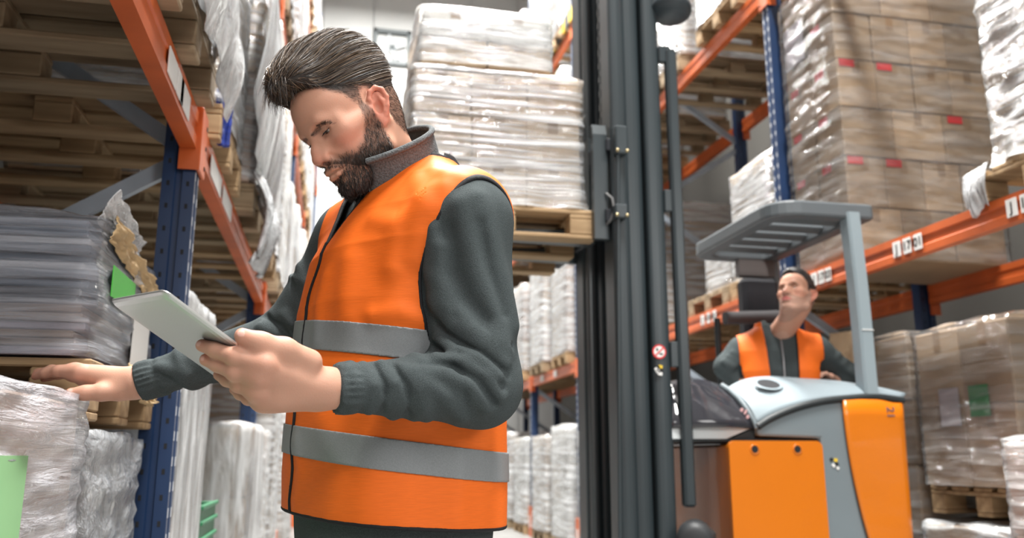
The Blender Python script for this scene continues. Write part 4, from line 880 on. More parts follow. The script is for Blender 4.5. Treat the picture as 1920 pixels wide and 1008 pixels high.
TF = np.array((-.938, -.344, 0)); TF /= np.linalg.norm(TF); TL = np.array((-TF[1], TF[0], 0)); UP = np.array((0, 0, 1.0))
SL_, EL_, WL_ = U(874, 420, 1.53), U(900, 722, 1.47), U(628, 728, 1.335)
SR_, ER_, WR_ = U(665, 455, 1.82), U(540, 632, 1.86), U(255, 718, 1.80)
TZ = [.70, .80, .95, 1.05, 1.2, 1.35, 1.45, 1.52, 1.58, 1.64]
TA = [.15, .158, .176, .181, .178, .168, .148, .115, .085, .07]; TB = [.19, .205, .205, .205, .205, .21, .20, .165, .105, .08]
TCX = [.127, .127, .127, .127, .128, .130, .132, .134, .138, .14]; TCY = [1.70, 1.70, 1.70, 1.70, 1.69, 1.675, 1.66, 1.65, 1.645, 1.64]
def torso(p, off=0.0, n=2.3):
    z = p[..., 2]; u = (p[..., 0]-np.interp(z, TZ, TCX))*TF[0]+(p[..., 1]-np.interp(z, TZ, TCY))*TF[1]; v = (p[..., 0]-np.interp(z, TZ, TCX))*TL[0]+(p[..., 1]-np.interp(z, TZ, TCY))*TL[1]
    a = np.interp(z, TZ, TA)+off; b = np.interp(z, TZ, TB)+off; r = ((np.abs(u)/a)**n+(np.abs(v)/b)**n)**(1/n)
    d = (r-1)*np.minimum(a, b); return np.maximum(d, z-(1.64+off)).astype(np.float32)
def tuv(p):
    z = p[..., 2]; x = p[..., 0]-np.interp(z, TZ, TCX); y = p[..., 1]-np.interp(z, TZ, TCY); return x*TF[0]+y*TF[1], x*TL[0]+y*TL[1], z
man = thing('person', 'bearded person in orange hi-vis vest and charcoal fleece holding a silver tablet, head bowed', 'person', (.13, 1.69, 0))
def kid(o, root):
    """parent to an Empty that stands away from the origin, keeping the mesh where it was modelled"""
    o.parent = root; o.matrix_parent_inverse = Matrix.Translation(-root.location); return o
# ---- body: head, neck, trunk, arms and hands as one surface
S, HW = head_sdf(HM, HO)
nb = np.array((.132, 1.640, 1.565))
S.rc(HW(-.028, 0, -.03), nb, .056, .064, .03); S.rc(HW(.03, 0, -.085), nb-TF*-.03, .03, .045, .035)
S.rc(HW(-.018, .058, -.02), nb+TF*.055+TL*.02-UP*.02, .011, .012, .02); S.rc(HW(-.018, -.058, -.02), nb+TF*.055-TL*.02-UP*.02, .011, .012, .02)
S.op('add', lambda p: torso(p, -.03), (.13, 1.68, 1.2), .62, .03)
for s_, e_, w_ in ((SL_, EL_, WL_), (SR_, ER_, WR_)): S.rc(s_, e_, .05, .04, .03); S.rc(e_, w_, .042, .027, .02)
def hand(S, wrist, palm, fingers, thumb, k=.010):
    kn = []
    for m_ in palm: S.rc(wrist, m_, .0195, .0125, .022)
    for i in range(len(palm)-1): S.rc(palm[i], palm[i+1], .0125, .0125, .012)
    for (pts, r0) in fingers:
        n = len(pts); S.chain(pts[:2], [r0*1.2, r0*1.08], .011); S.chain(pts[1:], [r0*(1.08-.24*i/(n-2)) for i in range(n-1)], .006)
        S.op('add', (lambda p, c=np.asarray(pts[1], np.float32), r=r0*1.02: _len(p-c)-r), pts[1], r0*1.1, .006)
        kn += [(np.asarray(pts[0]), .016, .30), (np.asarray(pts[1]), .011, .28), (np.asarray(pts[-1]), .012, .55)]
    S.chain(thumb, [.0195, .0160, .0132, .0112], .014); kn += [(np.asarray(thumb[2]), .012, .4), (np.asarray(thumb[-1]), .014, .5)]
    return kn
# left hand round the tablet
wl = U(606, 727, 1.318)
MC = [U(497, 683, 1.240), U(484, 703, 1.243), U(480, 730, 1.255), U(490, 752, 1.275)]
FG = [([MC[0], U(440, 668, 1.236), U(402, 655, 1.247), U(379, 647, 1.255)], .0112),
      ([MC[1], U(440, 697, 1.243), U(408, 683, 1.256), U(386, 674, 1.262)], .0112),
      ([MC[2], U(448, 720, 1.258), U(426, 711, 1.275), U(411, 702, 1.288)], .0106),
      ([MC[3], U(466, 746, 1.288), U(450, 738, 1.30), U(439, 730, 1.312)], .0088)]
TH_L = [U(580, 678, 1.295), U(533, 655, 1.265), U(490, 642, 1.247), U(454, 629, 1.235)]
KN = hand(S, wl, MC, FG, TH_L)
S.rc(WL_, wl, .0255, .024, .02); S.rc(U(585, 742, 1.315), U(520, 748, 1.28), .0165, .016, .025)
NAILS = [(U(452, 624, 1.226), .0058), (U(371, 643, 1.247), .0045), (U(378, 671, 1.253), .0045)]
# right hand resting on the wrapped load
wr = U(252, 717, 1.80)
MR = [U(150, 697, 1.785), U(140, 695, 1.803), U(136, 697, 1.82), U(140, 702, 1.834)]
FR = [([MR[0], U(108, 695, 1.795), U(84, 700, 1.80), U(66, 705, 1.805)], .0095), ([MR[1], U(97, 694, 1.812), U(72, 699, 1.816), U(54, 705, 1.818)], .0098),
      ([MR[2], U(98, 696, 1.828), U(76, 701, 1.833), U(60, 707, 1.835)], .0095), ([MR[3], U(110, 702, 1.844), U(93, 706, 1.848), U(82, 710, 1.85)], .0085)]
TH_R = [U(222, 733, 1.78), U(190, 735, 1.765), U(160, 736, 1.755), U(133, 737, 1.75)]
KN += hand(S, wr, MR, FR, TH_R); S.rc(WR_, wr, .027, .025, .02); S.rc(U(225, 724, 1.80), U(165, 708, 1.82), .022, .015, .025)
NAILS += [(U(131, 733, 1.741), .0060)]
def body_colour(v):
    q = (v-HO)@HM; c = skin_colour(q); neck = (q[:, 2] < -.14) | (v[:, 2] < 1.6); c[neck] = np.array((.56, .298, .205))
    hd = (v[:, 2] < 1.32) & (_len(v-WL_) < .32) | (_len(v-WR_) < .30); c[hd] = hand_colour(v[hd], KN, NAILS); return c
body, BV, BF = sdf_obj('body', S, (-.62, 1.15, .85), (.42, 2.05, 1.98), .0022, SKIN, None, body_colour, B=14)
kid(body, man); BODY = S
# ---- eyes
for y in (1, -1):
    m = bmesh.new(); bmesh.ops.create_uvsphere(m, u_segments=32, v_segments=24, radius=.0122); me = bpy.data.meshes.new('eyeball')
    m.to_mesh(me); m.free(); co = np.zeros(len(me.vertices)*3, np.float32); me.vertices.foreach_get('co', co); co = co.reshape(-1, 3)
    gz = np.array((.88, 0, -.47)); gz /= np.linalg.norm(gz); dt = (co/.0122)@gz; c = np.where((dt > .965)[:, None], (.006, .005, .005), np.where((dt > .86)[:, None], (.06, .03, .016), (.50, .45, .42)))
    set_col(me, c); me.vertices.foreach_set('co', (HW(.0770, .031*y, .0145)+co@HM.T).astype(np.float32).ravel()); me.polygons.foreach_set('use_smooth', [True]*len(me.polygons)); kid(link('eyeball', me, None, EYE), man)
# ---- hair: a close-cut cap, long strands combed back over the top, stubble, beard, brows
rng = np.random.RandomState(7)
def hair_volume(s=1.0):
    H = Sdf()
    H.ell(HW(-.006, 0, .056), (.101, .0765, .088), HM, .01); H.ell(HW(-.035, 0, .100), (.084, .070, .073), HM, .02); H.ell(HW(.012, 0, .108), (.098, .064, .066), HM, .03)
    H.chain([HW(.080, .036, .116), HW(.091, 0, .127), HW(.080, -.036, .118)], [.022, .026, .022], .03); H.rc(HW(.04, -.01, .150), HW(-.04, 0, .150), .030, .028, .04)
    def cut(p):
        q = (p-HO.astype(np.float32))@HM.astype(np.float32); sh = q.shape[:-1]; q = q.reshape(-1, 3)
        zl = np.interp(q[:, 0], [-.12, -.085, -.06, -.04, -.02, .03, .045, .06, .075, .09, .125], [-.06, -.055, -.03, .005, .050, .060, .064, .074, .090, .104, .116]); return ((zl-q[:, 2])*.8).reshape(sh)
    H.func('and', cut, .012); return H
HV = hair_volume()
hv, hf = surf_nets(HV, HO-.22, HO+.25, .004)
qh = (hv-HO)@HM
parts_v = [hv]; parts_f = [hf]; parts_c = [np.repeat(np.array((.026, .020, .017))[None], len(hv), 0)*(1+.4*wob(qh, (25, 160, 60), 3))[:, None]]; nv = len(hv)
def emit(paths, wid, cols):
    global nv
    v, f = ribbons(paths, wid, rng); m_ = paths.shape[1]; parts_v.append(v); parts_f.append(f+nv); parts_c.append(np.repeat(cols, m_*2, 0)); nv += len(v)
# long strands walk back along the hair surface
nS = 11000
ii = rng.choice(np.where((qh[:, 2] > .052) & (qh[:, 0] > -.11))[0], nS); p = hv[ii]+rng.normal(size=(nS, 3))*.002; paths = [p]
lift = rng.uniform(-.0015, .0045, nS); side = rng.normal(size=nS)*.16
for st in range(9):
    f0, g = sdf_grad(HV, p, .002); q = (p-HO)@HM
    fl = np.stack([-np.ones(nS), -.30+side+.2*np.sin(q[:, 0]*38+q[:, 1]*50), .28*ss(.0, .09, q[:, 0])*0+np.zeros(nS)], 1)@HM.T
    t = fl-g*(fl*g).sum(1, keepdims=True); t /= _len(t)[:, None]+1e-9; p = p+t*.0085; f0, g = sdf_grad(HV, p, .002); p = p-g*(f0-lift*(1+.12*st))[:, None]*.8; paths.append(p)
paths = np.stack(paths, 1); tone = rng.uniform(.6, 1.5, nS)[:, None]; warm = (rng.uniform(0, 1, nS) < .45)[:, None]
emit(paths, .0010, np.where(warm, np.array((.165, .112, .072)), np.array((.036, .026, .021)))*tone)
# fringe strands hanging over the front of the forehead
nS = 900; a = rng.uniform(-.042, .042, nS); p0 = np.stack([.085+rng.uniform(0, .03, nS)-np.abs(a)*.35, a, .125+rng.uniform(-.012, .02, nS)], 1)
t = np.linspace(0, 1, 7)[None, :, None]; dx = np.stack([rng.uniform(.012, .034, nS), rng.normal(size=nS)*.008, rng.uniform(-.036, -.006, nS)], 1)
pl = p0[:, None]+dx[:, None]*t+np.stack([np.zeros(nS), np.zeros(nS), np.ones(nS)*.016], 1)[:, None]*(t*(1-t)*2)
emit(HO+pl@HM.T, .0011, np.where((rng.uniform(0, 1, nS) < .25)[:, None], np.array((.13, .09, .06)), np.array((.030, .022, .018)))*rng.uniform(.6, 1.4, nS)[:, None])
# the cropped rim between the long top and the skin
rim = np.where((qh[:, 2] < .085) & (qh[:, 2] > -.06) & (np.abs(qh[:, 1]) > .03) | (qh[:, 0] < -.07))[0]
nR = 9000; p = hv[rng.choice(rim, nR)]+rng.normal(size=(nR, 3))*.0015; f0, g = sdf_grad(HV, p, .002); p = p-g*(f0+.001)[:, None]
fl = np.stack([-.75*np.ones(nR), np.zeros(nR), -.65*np.ones(nR)], 1)@HM.T; fl = fl-g*(fl*g).sum(1, keepdims=True); fl /= _len(fl)[:, None]+1e-9
d_ = fl+g*.22+rng.normal(size=(nR, 3))*.14; L_ = rng.uniform(.006, .013, nR)[:, None, None]; tt = np.linspace(0, 1, 4)[None, :, None]
emit(p[:, None]+d_[:, None]*L_*tt-(g[:, None]*L_*.22)*tt*tt, .0005, np.array((.036, .027, .022))[None]*rng.uniform(.5, 1.5, nR)[:, None])
# short hair on the sides and beard grow from the skin
qb = (BV-HO)@HM; hd = (np.abs(qb[:, 1]) < .085) & (qb[:, 2] > -.15) & (qb[:, 2] < .16) & (np.abs(qb[:, 0]) < .13)
qi = np.where(hd)[0]; q = qb[qi]; bm = beard_mask(q); hm = hair_mask(q)*((np.abs(q[:, 1]) < .0745) | (q[:, 2] > .045) | (q[:, 0] > .004) | (q[:, 0] < -.05))*(q[:, 1] > -.03)
def fuzz(prob, n, length, flow, lift, wid, col, seg=3, curl=.15):
    ix = rng.choice(qi, n, p=prob/prob.sum()); p = BV[ix]+rng.normal(size=(n, 3))*.0008; f0, g = sdf_grad(BODY, p); p = p-g*f0[:, None]
    q_ = (p-HO)@HM; fl = flow(q_)@HM.T; fl = fl-g*(fl*g).sum(1, keepdims=True); fl /= _len(fl)[:, None]+1e-9; d = fl*(1-lift)+g*lift+rng.normal(size=(n, 3))*curl; d /= _len(d)[:, None]
    L = length*rng.uniform(.6, 1.25, n); t = np.linspace(0, 1, seg)[None, :, None]; pth = p[:, None]+d[:, None]*L[:, None, None]*t-(g*L[:, None]*.25)[:, None]*t*t
    emit(pth, wid, np.asarray(col)[None]*rng.uniform(.55, 1.5, n)[:, None])
fuzz(hm**2, 15000, .0065, lambda q_: np.stack([-.8*np.ones(len(q_)), 0*q_[:, 0], -.6*np.ones(len(q_))], 1), .16, .00045, (.040, .030, .024))
fuzz(bm**2*(.25+ss(.0, -.05, q[:, 2])), 15000, .0085, lambda q_: np.stack([.25*np.ones(len(q_)), 0*q_[:, 0], -1*np.ones(len(q_))], 1), .28, .0005, (.024, .017, .013))
bm2 = bm*ss(-.045, -.08, q[:, 2])
fuzz(bm2**2+1e-9, 6000, .015, lambda q_: np.stack([.35*np.ones(len(q_)), 0*q_[:, 0], -1*np.ones(len(q_))], 1), .35, .0006, (.018, .013, .011))
yq = np.abs(q[:, 1]); bz = np.interp(yq, [.006, .014, .032, .047, .056], [.0155, .0180, .0245, .0215, .0140]); bw = ss(.0044, .0015, np.abs(q[:, 2]-bz))*ss(.006, .011, yq)*ss(.057, .05, yq)*(q[:, 0] > .05)
fuzz(bw+1e-9, 750, .0065, lambda q_: np.stack([-.5*np.ones(len(q_)), np.sign(q_[:, 1]), .35*np.ones(len(q_))], 1), .10, .00055, (.034, .023, .018))
ln = []
for y in (1, -1):
    n_ = np.array((.45, 0, .89)); n_ /= np.linalg.norm(n_); e2 = np.cross(n_, (0, 1, 0)); e2 = e2 if e2[0] > 0 else -e2; c_ = np.array((.0770, .031*y, .0145))+n_*.0018; r_ = .0137
    for t_ in np.linspace(-1.15, 1.15, 46):
        d_ = e2*math.cos(t_)+np.array((0, math.sin(t_)*y, 0)); b_ = c_+d_*r_; e_ = b_+d_*.0068-n_*.0012; ln.append([HW(*b_), HW(*(b_*.5+e_*.5-n_*.0008)), HW(*e_)])
emit(np.array(ln), .0010, np.repeat(np.array((.012, .009, .008))[None], len(ln), 0))
me = np_mesh('hair', np.concatenate(parts_v), np.concatenate(parts_f)); set_col(me, np.concatenate(parts_c)); hair = kid(link('hair', me, None, HAIR), man); hair['label'] = 'short dark brown hair swept back on top, with a full dark beard'
# ---- fleece jacket
J = Sdf(); J.op('add', lambda p: torso(p, 0.0), (.13, 1.68, 1.2), .70, .03)
J.rc(SL_+TL*-.01, EL_, .083, .067, .05); J.rc(EL_, WL_+(EL_-WL_)*.06, .068, .037, .03)
J.rc(SR_, ER_, .080, .060, .05); J.rc(ER_, WR_+(ER_-WR_)*.06, .060, .036, .03)
J.rc(nb-UP*.02, SL_+UP*.01, .06, .062, .06); J.rc(nb-UP*.02, SR_+UP*.01, .06, .062, .06)
rg = random.Random(3)
def arm_folds(s_, e_, w_, n1, n2, seed):
    r = random.Random(seed); s_, e_, w_ = map(np.asarray, (s_, e_, w_))
    for (a, b, ra, rb, n, amp) in ((s_, e_, .08, .066, n1, .006), (e_, w_, .064, .042, n2, .006)):
        ax = (b-a)/np.linalg.norm(b-a); u = np.cross(ax, UP+.3*TF); u /= np.linalg.norm(u); v = np.cross(ax, u)
        for i in range(n):
            t0 = r.random()*.9+.08; ph = r.uniform(0, 6.28); sp = r.uniform(.8, 1.9); sl = r.uniform(-.35, .35); pts = []
            for j in range(6):
                an = ph+sp*(j/5-.5)*2; t = min(1, max(0, t0+sl*(j/5-.5))); rr = ra+(rb-ra)*t; pts.append(a+(b-a)*t+(u*math.cos(an)+v*math.sin(an))*rr)
            J.ridge(pts, r.uniform(.007, .014), amp*r.choice((1, 1, -.8, .7)))
arm_folds(SL_, EL_, WL_, 0, 4, 11); arm_folds(SR_, ER_, WR_, 3, 6, 12)
# drape and elbow folds, laid on the cloth
def on_cloth(sdf, px, py, t0=1.1, t1=2.1):
    r_ = (_F+_R*(px-960)/FPX-_V*(py-504)/FPX).astype(np.float32); t = t0
    for _ in range(60):
        p = (_C+r_*t).astype(np.float32)[None]; d = float(sdf.ev(p[:, None, :], p, .01)[0, 0]); t += max(min(d, .05), .0005)
        if d < .0008 or t > t1: break
    return _C+r_*t
def lay(sdf, folds):
    pts = [[on_cloth(sdf, *q) for q in f_[0]] for f_ in folds]
    for P_, f_ in zip(pts, folds): sdf.ridge(P_, f_[1], f_[2])
lay(J, [([(893, 372), (915, 437), (940, 518), (962, 607)], .020, .013), ([(866, 384), (880, 451), (902, 518), (929, 589), (946, 652)], .018, .014), ([(830, 464), (823, 518), (839, 571), (884, 616), (929, 643)], .017, .015),
        ([(814, 562), (844, 607), (902, 643), (946, 679)], .011, .013), ([(822, 632), (850, 655), (893, 670), (935, 705)], .011, .013), ([(818, 668), (870, 676), (915, 705), (940, 745)], .010, .013), ([(775, 695), (830, 697), (880, 722), (912, 765)], .012, .012),
        ([(835, 430), (845, 500), (870, 560), (910, 600)], .016, -.009), ([(900, 420), (912, 500), (940, 590)], .012, -.009), ([(812, 430), (806, 500), (822, 570)], .016, .010), ([(826, 540), (860, 596), (915, 625), (955, 650)], .008, -.008), ([(822, 605), (860, 640), (905, 660), (950, 700)], .007, -.009), ([(815, 650), (860, 664), (905, 690), (942, 725)], .007, -.009), ([(790, 680), (850, 686), (895, 715), (925, 755)], .007, -.009),
        ([(655, 690), (668, 722), (660, 768)], .007, .007), ([(680, 682), (700, 722), (692, 772)], .008, .008), ([(716, 680), (738, 718), (736, 782)], .009, .009), ([(752, 686), (786, 730), (800, 785)], .010, .009), ([(700, 684), (720, 722), (715, 775)], .006, -.006), ([(735, 684), (762, 725), (765, 782)], .007, -.006), ([(790, 712), (835, 745), (865, 785)], .011, .009),
        ([(500, 570), (535, 592), (572, 645)], .012, .012), ([(488, 612), (520, 628), (560, 668)], .010, .012), ([(495, 590), (528, 612), (566, 660)], .007, -.008), ([(560, 500), (585, 550), (590, 620)], .012, .010), ([(300, 688), (350, 702), (420, 738)], .011, .011), ([(312, 722), (370, 714), (440, 708)], .010, .010), ([(296, 700), (340, 720), (400, 748)], .007, -.006)])
J.func('disp', lambda p: .0012*wob(p, (24, 24, 20), 5).astype(np.float32))
# gathered cuffs
def cuff(w_, e_, r, L):
    ax = np.asarray(e_)-np.asarray(w_); ax /= np.linalg.norm(ax); u = np.cross(ax, UP); u /= np.linalg.norm(u); v = np.cross(ax, u); u, v, ax, c = (x.astype(np.float32) for x in (u, v, ax, np.asarray(w_)))
    def fn(p):
        q = p-c; h_ = q@ax; an = np.arctan2(q@v, q@u); rr = r+.0022*np.sin(an*17+3*np.sin(an*3))*ss(-.02, .01, h_)-.004*np.exp(-((h_-L*.8)/.005)**2)+.004*np.exp(-((h_-L*.35)/.02)**2)
        return np.maximum(np.sqrt((q@u)**2+(q@v)**2)-rr, np.abs(h_-L/2)-L/2)
    J.op('add', fn, np.asarray(w_)+ax*L/2, .08, .006)
    J.op('sub', lambda p: np.maximum(_len((p-c)-((p-c)@ax)[..., None]*ax)-(r-.006), (p-c)@ax-.012), c, .06, .003)
cuff(WL_+(EL_-WL_)*.005, EL_, .0365, .046); cuff(WR_+(ER_-WR_)*.02, ER_, .0375, .050)
# neck opening and hem
nd = (HW(-.02, 0, -.05)-nb); nd /= np.linalg.norm(nd)
J.rc(nb-nd*.01, nb+nd*.2, .064, .085, .01, 'sub')
J.func('and', lambda p: (.865-p[..., 2]).astype(np.float32), .01)
jacket, JV, JF = sdf_obj('fleece_jacket', J, (-.52, 1.2, .82), (.48, 2.05, 1.72), .0030, FLEECE, B=12); kid(jacket, man)
# ---- stand-up collar, open at the throat
def collar():
    n = 61; rows = []; c0 = nb-nd*.005; fx = TF-nd*(TF@nd); fx /= np.linalg.norm(fx); lx = np.cross(nd, fx)
    for j in range(9):
        t = j/8; row = []
        for i in range(n):
            am = 168-42*t; a = math.radians(-am+2*am*i/(n-1))  # 0 at the nape
            ca, sa = math.cos(a), math.sin(a); fr = (1-ca)/2   # 0 nape .. 1 throat
            R_f = .086+.018*t+.008*fr-.016*t*fr*fr; R_l = .090+.006*t; hgt = t*(.122+.022*fr)-.040*fr*fr*(1-t)
            lean = -.012*t*fr
            off = nd*hgt+fx*(-ca*R_f+lean)+lx*(sa*R_l)*(1-.15*fr*fr)
            row.append(c0+off+UP*(-.012*fr))
        rows.append(row)
    # fold the top edge outwards
    rows.append([np.array(p)+nd*.004+(np.array(p)-c0)*np.array((.05, .05, 0)) for p in rows[-1]])
    return np.array(rows)
CP = collar(); co = grid_mesh('collar', CP, [FLEECE, FLEECE_IN]); md = co.modifiers.new('thick', 'SOLIDIFY'); md.thickness = .007; md.offset = 0; md.material_offset = 1; md.material_offset_rim = 0; kid(co, man)
tk_ = MB().tube([tuple(x) for x in CP[-1]], .0060, 8).build('collar_roll', FLEECE_IN); kid(tk_, man)
ze = MB()
for col_ in (0, -1):
    ze.tube([tuple(CP[j, col_]) for j in range(CP.shape[0])], .0030, 6)
zp = ze.build('collar_zip', ZIP); kid(zp, man)
# ---- hi-vis vest: a loose shell cut at the neck, armholes and hem
def vest_field(off):
    V = Sdf(); V.op('add', lambda p: torso(p, off, 2.25), (.13, 1.68, 1.2), .72, .03)
    V.rc(nb-UP*.012, SL_+UP*.016-TL*.02, .062+off*.6, .079+off*.6, .06); V.rc(nb-UP*.012, SR_+UP*.016+TL*.02, .060+off*.6, .066+off*.6, .06)
    for P_, w_, h_ in VFOLD: V.ridge(P_, w_*1.7, h_*.72)
    V.func('disp', lambda p: .0035*wob(p, (13, 13, 8), 9).astype(np.float32))
    return V
def vest_cuts(p):
    """>0 where cloth is cut away"""
    u, v, z = tuv(p); hem = (.970+.06*u-.05*v)-z
    el = np.sqrt(((u+.022)/.092)**2+((z-1.385)/.175)**2); arm = np.minimum((1-el)*.10, np.abs(v)-.11)
    vn = np.maximum((z-1.462)*.62-np.abs(v), -u-.0); ring = .114-np.sqrt(((p[..., 0]-nb[0])*1.0)**2+(p[..., 1]-nb[1])**2); ring = np.minimum(ring, z-1.53)
    c = np.maximum(np.maximum(hem, arm), np.maximum(np.minimum(np.minimum((z-1.462)*.62-np.abs(v), u+.02), z-1.4)*.85, ring))
    return c.astype(np.float32)
VFOLD = []; _v0 = vest_field(.020)
for f_, w_, h_ in (([(705, 412), (748, 424), (795, 385)], .012, .010), ([(795, 380), (782, 425), (776, 480)], .012, .010), ([(748, 425), (742, 460), (738, 500)], .012, .009), ([(655, 490), (648, 540), (650, 592)], .014, .008), ([(690, 470), (700, 540), (690, 595)], .020, -.006), ([(700, 592), (750, 585), (790, 600)], .010, .009),
                   ([(600, 690), (680, 682), (760, 700)], .012, .007), ([(860, 800), (858, 900), (855, 980)], .012, .008), ([(700, 780), (690, 860), (680, 950)], .020, .007), ([(610, 790), (640, 880), (625, 955)], .018, .006), ([(790, 820), (800, 900), (790, 970)], .018, -.007), ([(780, 330), (790, 365), (830, 350)], .010, .008), ([(810, 320), (840, 330), (870, 335)], .008, .005), ([(612, 520), (600, 570), (598, 640)], .010, .006), ([(560, 830), (566, 880), (556, 940)], .012, .006)):
    VFOLD.append(([on_cloth(_v0, *q) for q in f_], w_, h_))
VF = vest_field(.020)
def vest_shell(thick, lo=None, hi=None, extra=None):
    V = vest_field(.020); V.func('map', lambda d: np.abs(d)-thick)
    def cut(p): return vest_cuts(p)
    V.func('and', cut, .002)
    return V
Vs = vest_shell(.0030)
vest, VV, VFc = sdf_obj('vest', Vs, (-.20, 1.33, .90), (.47, 2.0, 1.70), .0026, ORANGE, B=12); kid(vest, man)
# edge binding where the cloth is cut
class Bind(Sdf):
    def ev(s, P, bc, br): d = VF.ev(P, bc, br); c = vest_cuts(P); return (np.sqrt(d*d+c*c)-.0040).astype(np.float32)
bnd, _, _ = sdf_obj('edge_binding', Bind(), (-.20, 1.33, .90), (.47, 2.0, 1.70), .0026, BINDING, B=12); kid(bnd, man)
# reflective bands and zip: thin shells just proud of the cloth
class Band(Sdf):
    def __init__(s, z0, z1, tilt): s.a = (z0, z1, tilt)
    def ev(s, P, bc, br):
        d = VF.ev(P, bc, br); u, v, z = tuv(P); z = z+s.a[2][0]*u+s.a[2][1]*v; return np.maximum(np.maximum(np.abs(d-.0036)-.0024, np.maximum(s.a[0]-z, z-s.a[1])), vest_cuts(P)).astype(np.float32)
for z0, z1 in ((1.262, 1.315), (1.062, 1.115)):
    b_, _, _ = sdf_obj('reflective_band', Band(z0, z1, (-.06, .12) if z0 > 1.2 else (-.10, .08)), (-.20, 1.33, .95), (.47, 2.0, 1.42), .0019, REFLECT, B=12); kid(b_, man)
class Zip(Sdf):
    def ev(s, P, bc, br):
        d = VF.ev(P, bc, br); u, v, z = tuv(P); w_ = .006*np.sin(z*31+.6)+.004*np.sin(z*67); return np.maximum(np.maximum(np.abs(d-.004)-.003, np.abs(v-w_)-.0035), np.maximum(z-1.475, np.maximum(.971+.06*u-.05*v-z, -u))).astype(np.float32)
b_, _, _ = sdf_obj('zip', Zip(), (-.20, 1.33, .90), (.2, 1.8, 1.50), .0020, BINDING, B=12); kid(b_, man)
# ---- trousers and shoes
T = Sdf(); T.op('add', lambda p: np.maximum(torso(p, -.02), np.maximum(p[..., 2]-.93, .78-p[..., 2])), (.13, 1.69, .85), .4, .02)
hipc = np.array((.127, 1.70, .84))
for s_ in (1, -1):
    hp = hipc+TL*.10*s_; kn_ = np.array((.127, 1.69, .48))+TL*.115*s_+TF*.02; an_ = np.array((.127, 1.70, .09))+TL*.13*s_; T.rc(hp, kn_, .105, .078, .04); T.rc(kn_, an_, .078, .07, .03)
T.func('disp', lambda p: .004*wob(p, (30, 30, 22), 15).astype(np.float32)); T.func('and', lambda p: (.03-p[..., 2]).astype(np.float32), .01)
o_, _, _ = sdf_obj('trousers', T, (-.25, 1.3, .0), (.5, 2.05, .96), .010, TROUSER, B=8); kid(o_, man)
for s_ in (1, -1):
    an_ = np.array((.127, 1.70, 0))+TL*.13*s_; Sh = Sdf(); Rt = np.stack([TF, TL, UP], 1)
    Sh.ell(an_+TF*.07+UP*.045, (.15, .05, .05), Rt, .02); Sh.ell(an_+UP*.07, (.06, .045, .06), Rt, .03); Sh.func('and', lambda p: (.003-p[..., 2]).astype(np.float32), .004)
    o_, _, _ = sdf_obj('shoe', Sh, an_-.28, an_+.28, .008, SHOE, B=8); kid(o_, man)
# ---- tablet held in the left hand
dA = 1.285; A_, B_, D_ = U(200, 568, dA), U(335, 556, dA-.13), U(408, 714, dA+.12)
ex = D_-A_; ex /= np.linalg.norm(ex); ey = B_-A_; ey -= ex*(ey@ex); ey /= np.linalg.norm(ey); ez = np.cross(ex, ey)
if ez[2] < 0: ez = -ez
Ltab, Wtab = float(np.linalg.norm(D_-A_))+.004, .178; print('TAB', Ltab, np.linalg.norm(B_-A_))
tab = thing('tablet', 'silver tablet computer held in the left hand of the bearded person, back showing', 'tablet', tuple(A_+ex*Ltab/2+ey*Wtab/2))
def rrect(w_, h_, r, n=6): return [(sx*(w_/2-r)+r*math.cos(a), sy*(h_/2-r)+r*math.sin(a)) for sx, sy, a0 in ((1, 1, 0), (-1, 1, 90), (-1, -1, 180), (1, -1, 270)) for a in [math.radians(a0+90*i/n) for i in range(n+1)]]
def tab_shell(prof, name, m_, rad=.013):
    """prof: list of (inset, height)"""
    vs = []; fs = []; n = None
    for ins, h_ in prof:
        ring = rrect(Ltab-2*ins, Wtab-2*ins, max(.002, rad-ins*.6)); n = len(ring); vs += [tuple(A_+ex*(Ltab/2+a)+ey*(Wtab/2+b)+ez*h_) for a, b in ring]
    for i in range(len(prof)-1): fs += [(i*n+k_, i*n+(k_+1) % n, (i+1)*n+(k_+1) % n, (i+1)*n+k_) for k_ in range(n)]
    fs += [tuple(range(n))[::-1], tuple(range((len(prof)-1)*n, len(prof)*n))]
    o = MB().add(vs, fs, 0, False).build(name, m_); return kid(o, tab)
ALU = mat('brushed_aluminium', (.60, .61, .60), .38, .75, noise=.04, nscale=(900, 900, 900), bump=.04, bdist=.0005)
tab_shell([(.024, 0), (.012, .0006), (.005, .0022), (.0012, .0045), (0, .0066), (.0004, .0075), (.0015, .0078)], 'back_shell', ALU)
tab_shell([(.0025, .0078), (.0025, .0084), (.0035, .0087)], 'screen', mat('dark_glass', (.01, .011, .013), .05, spec=.6))
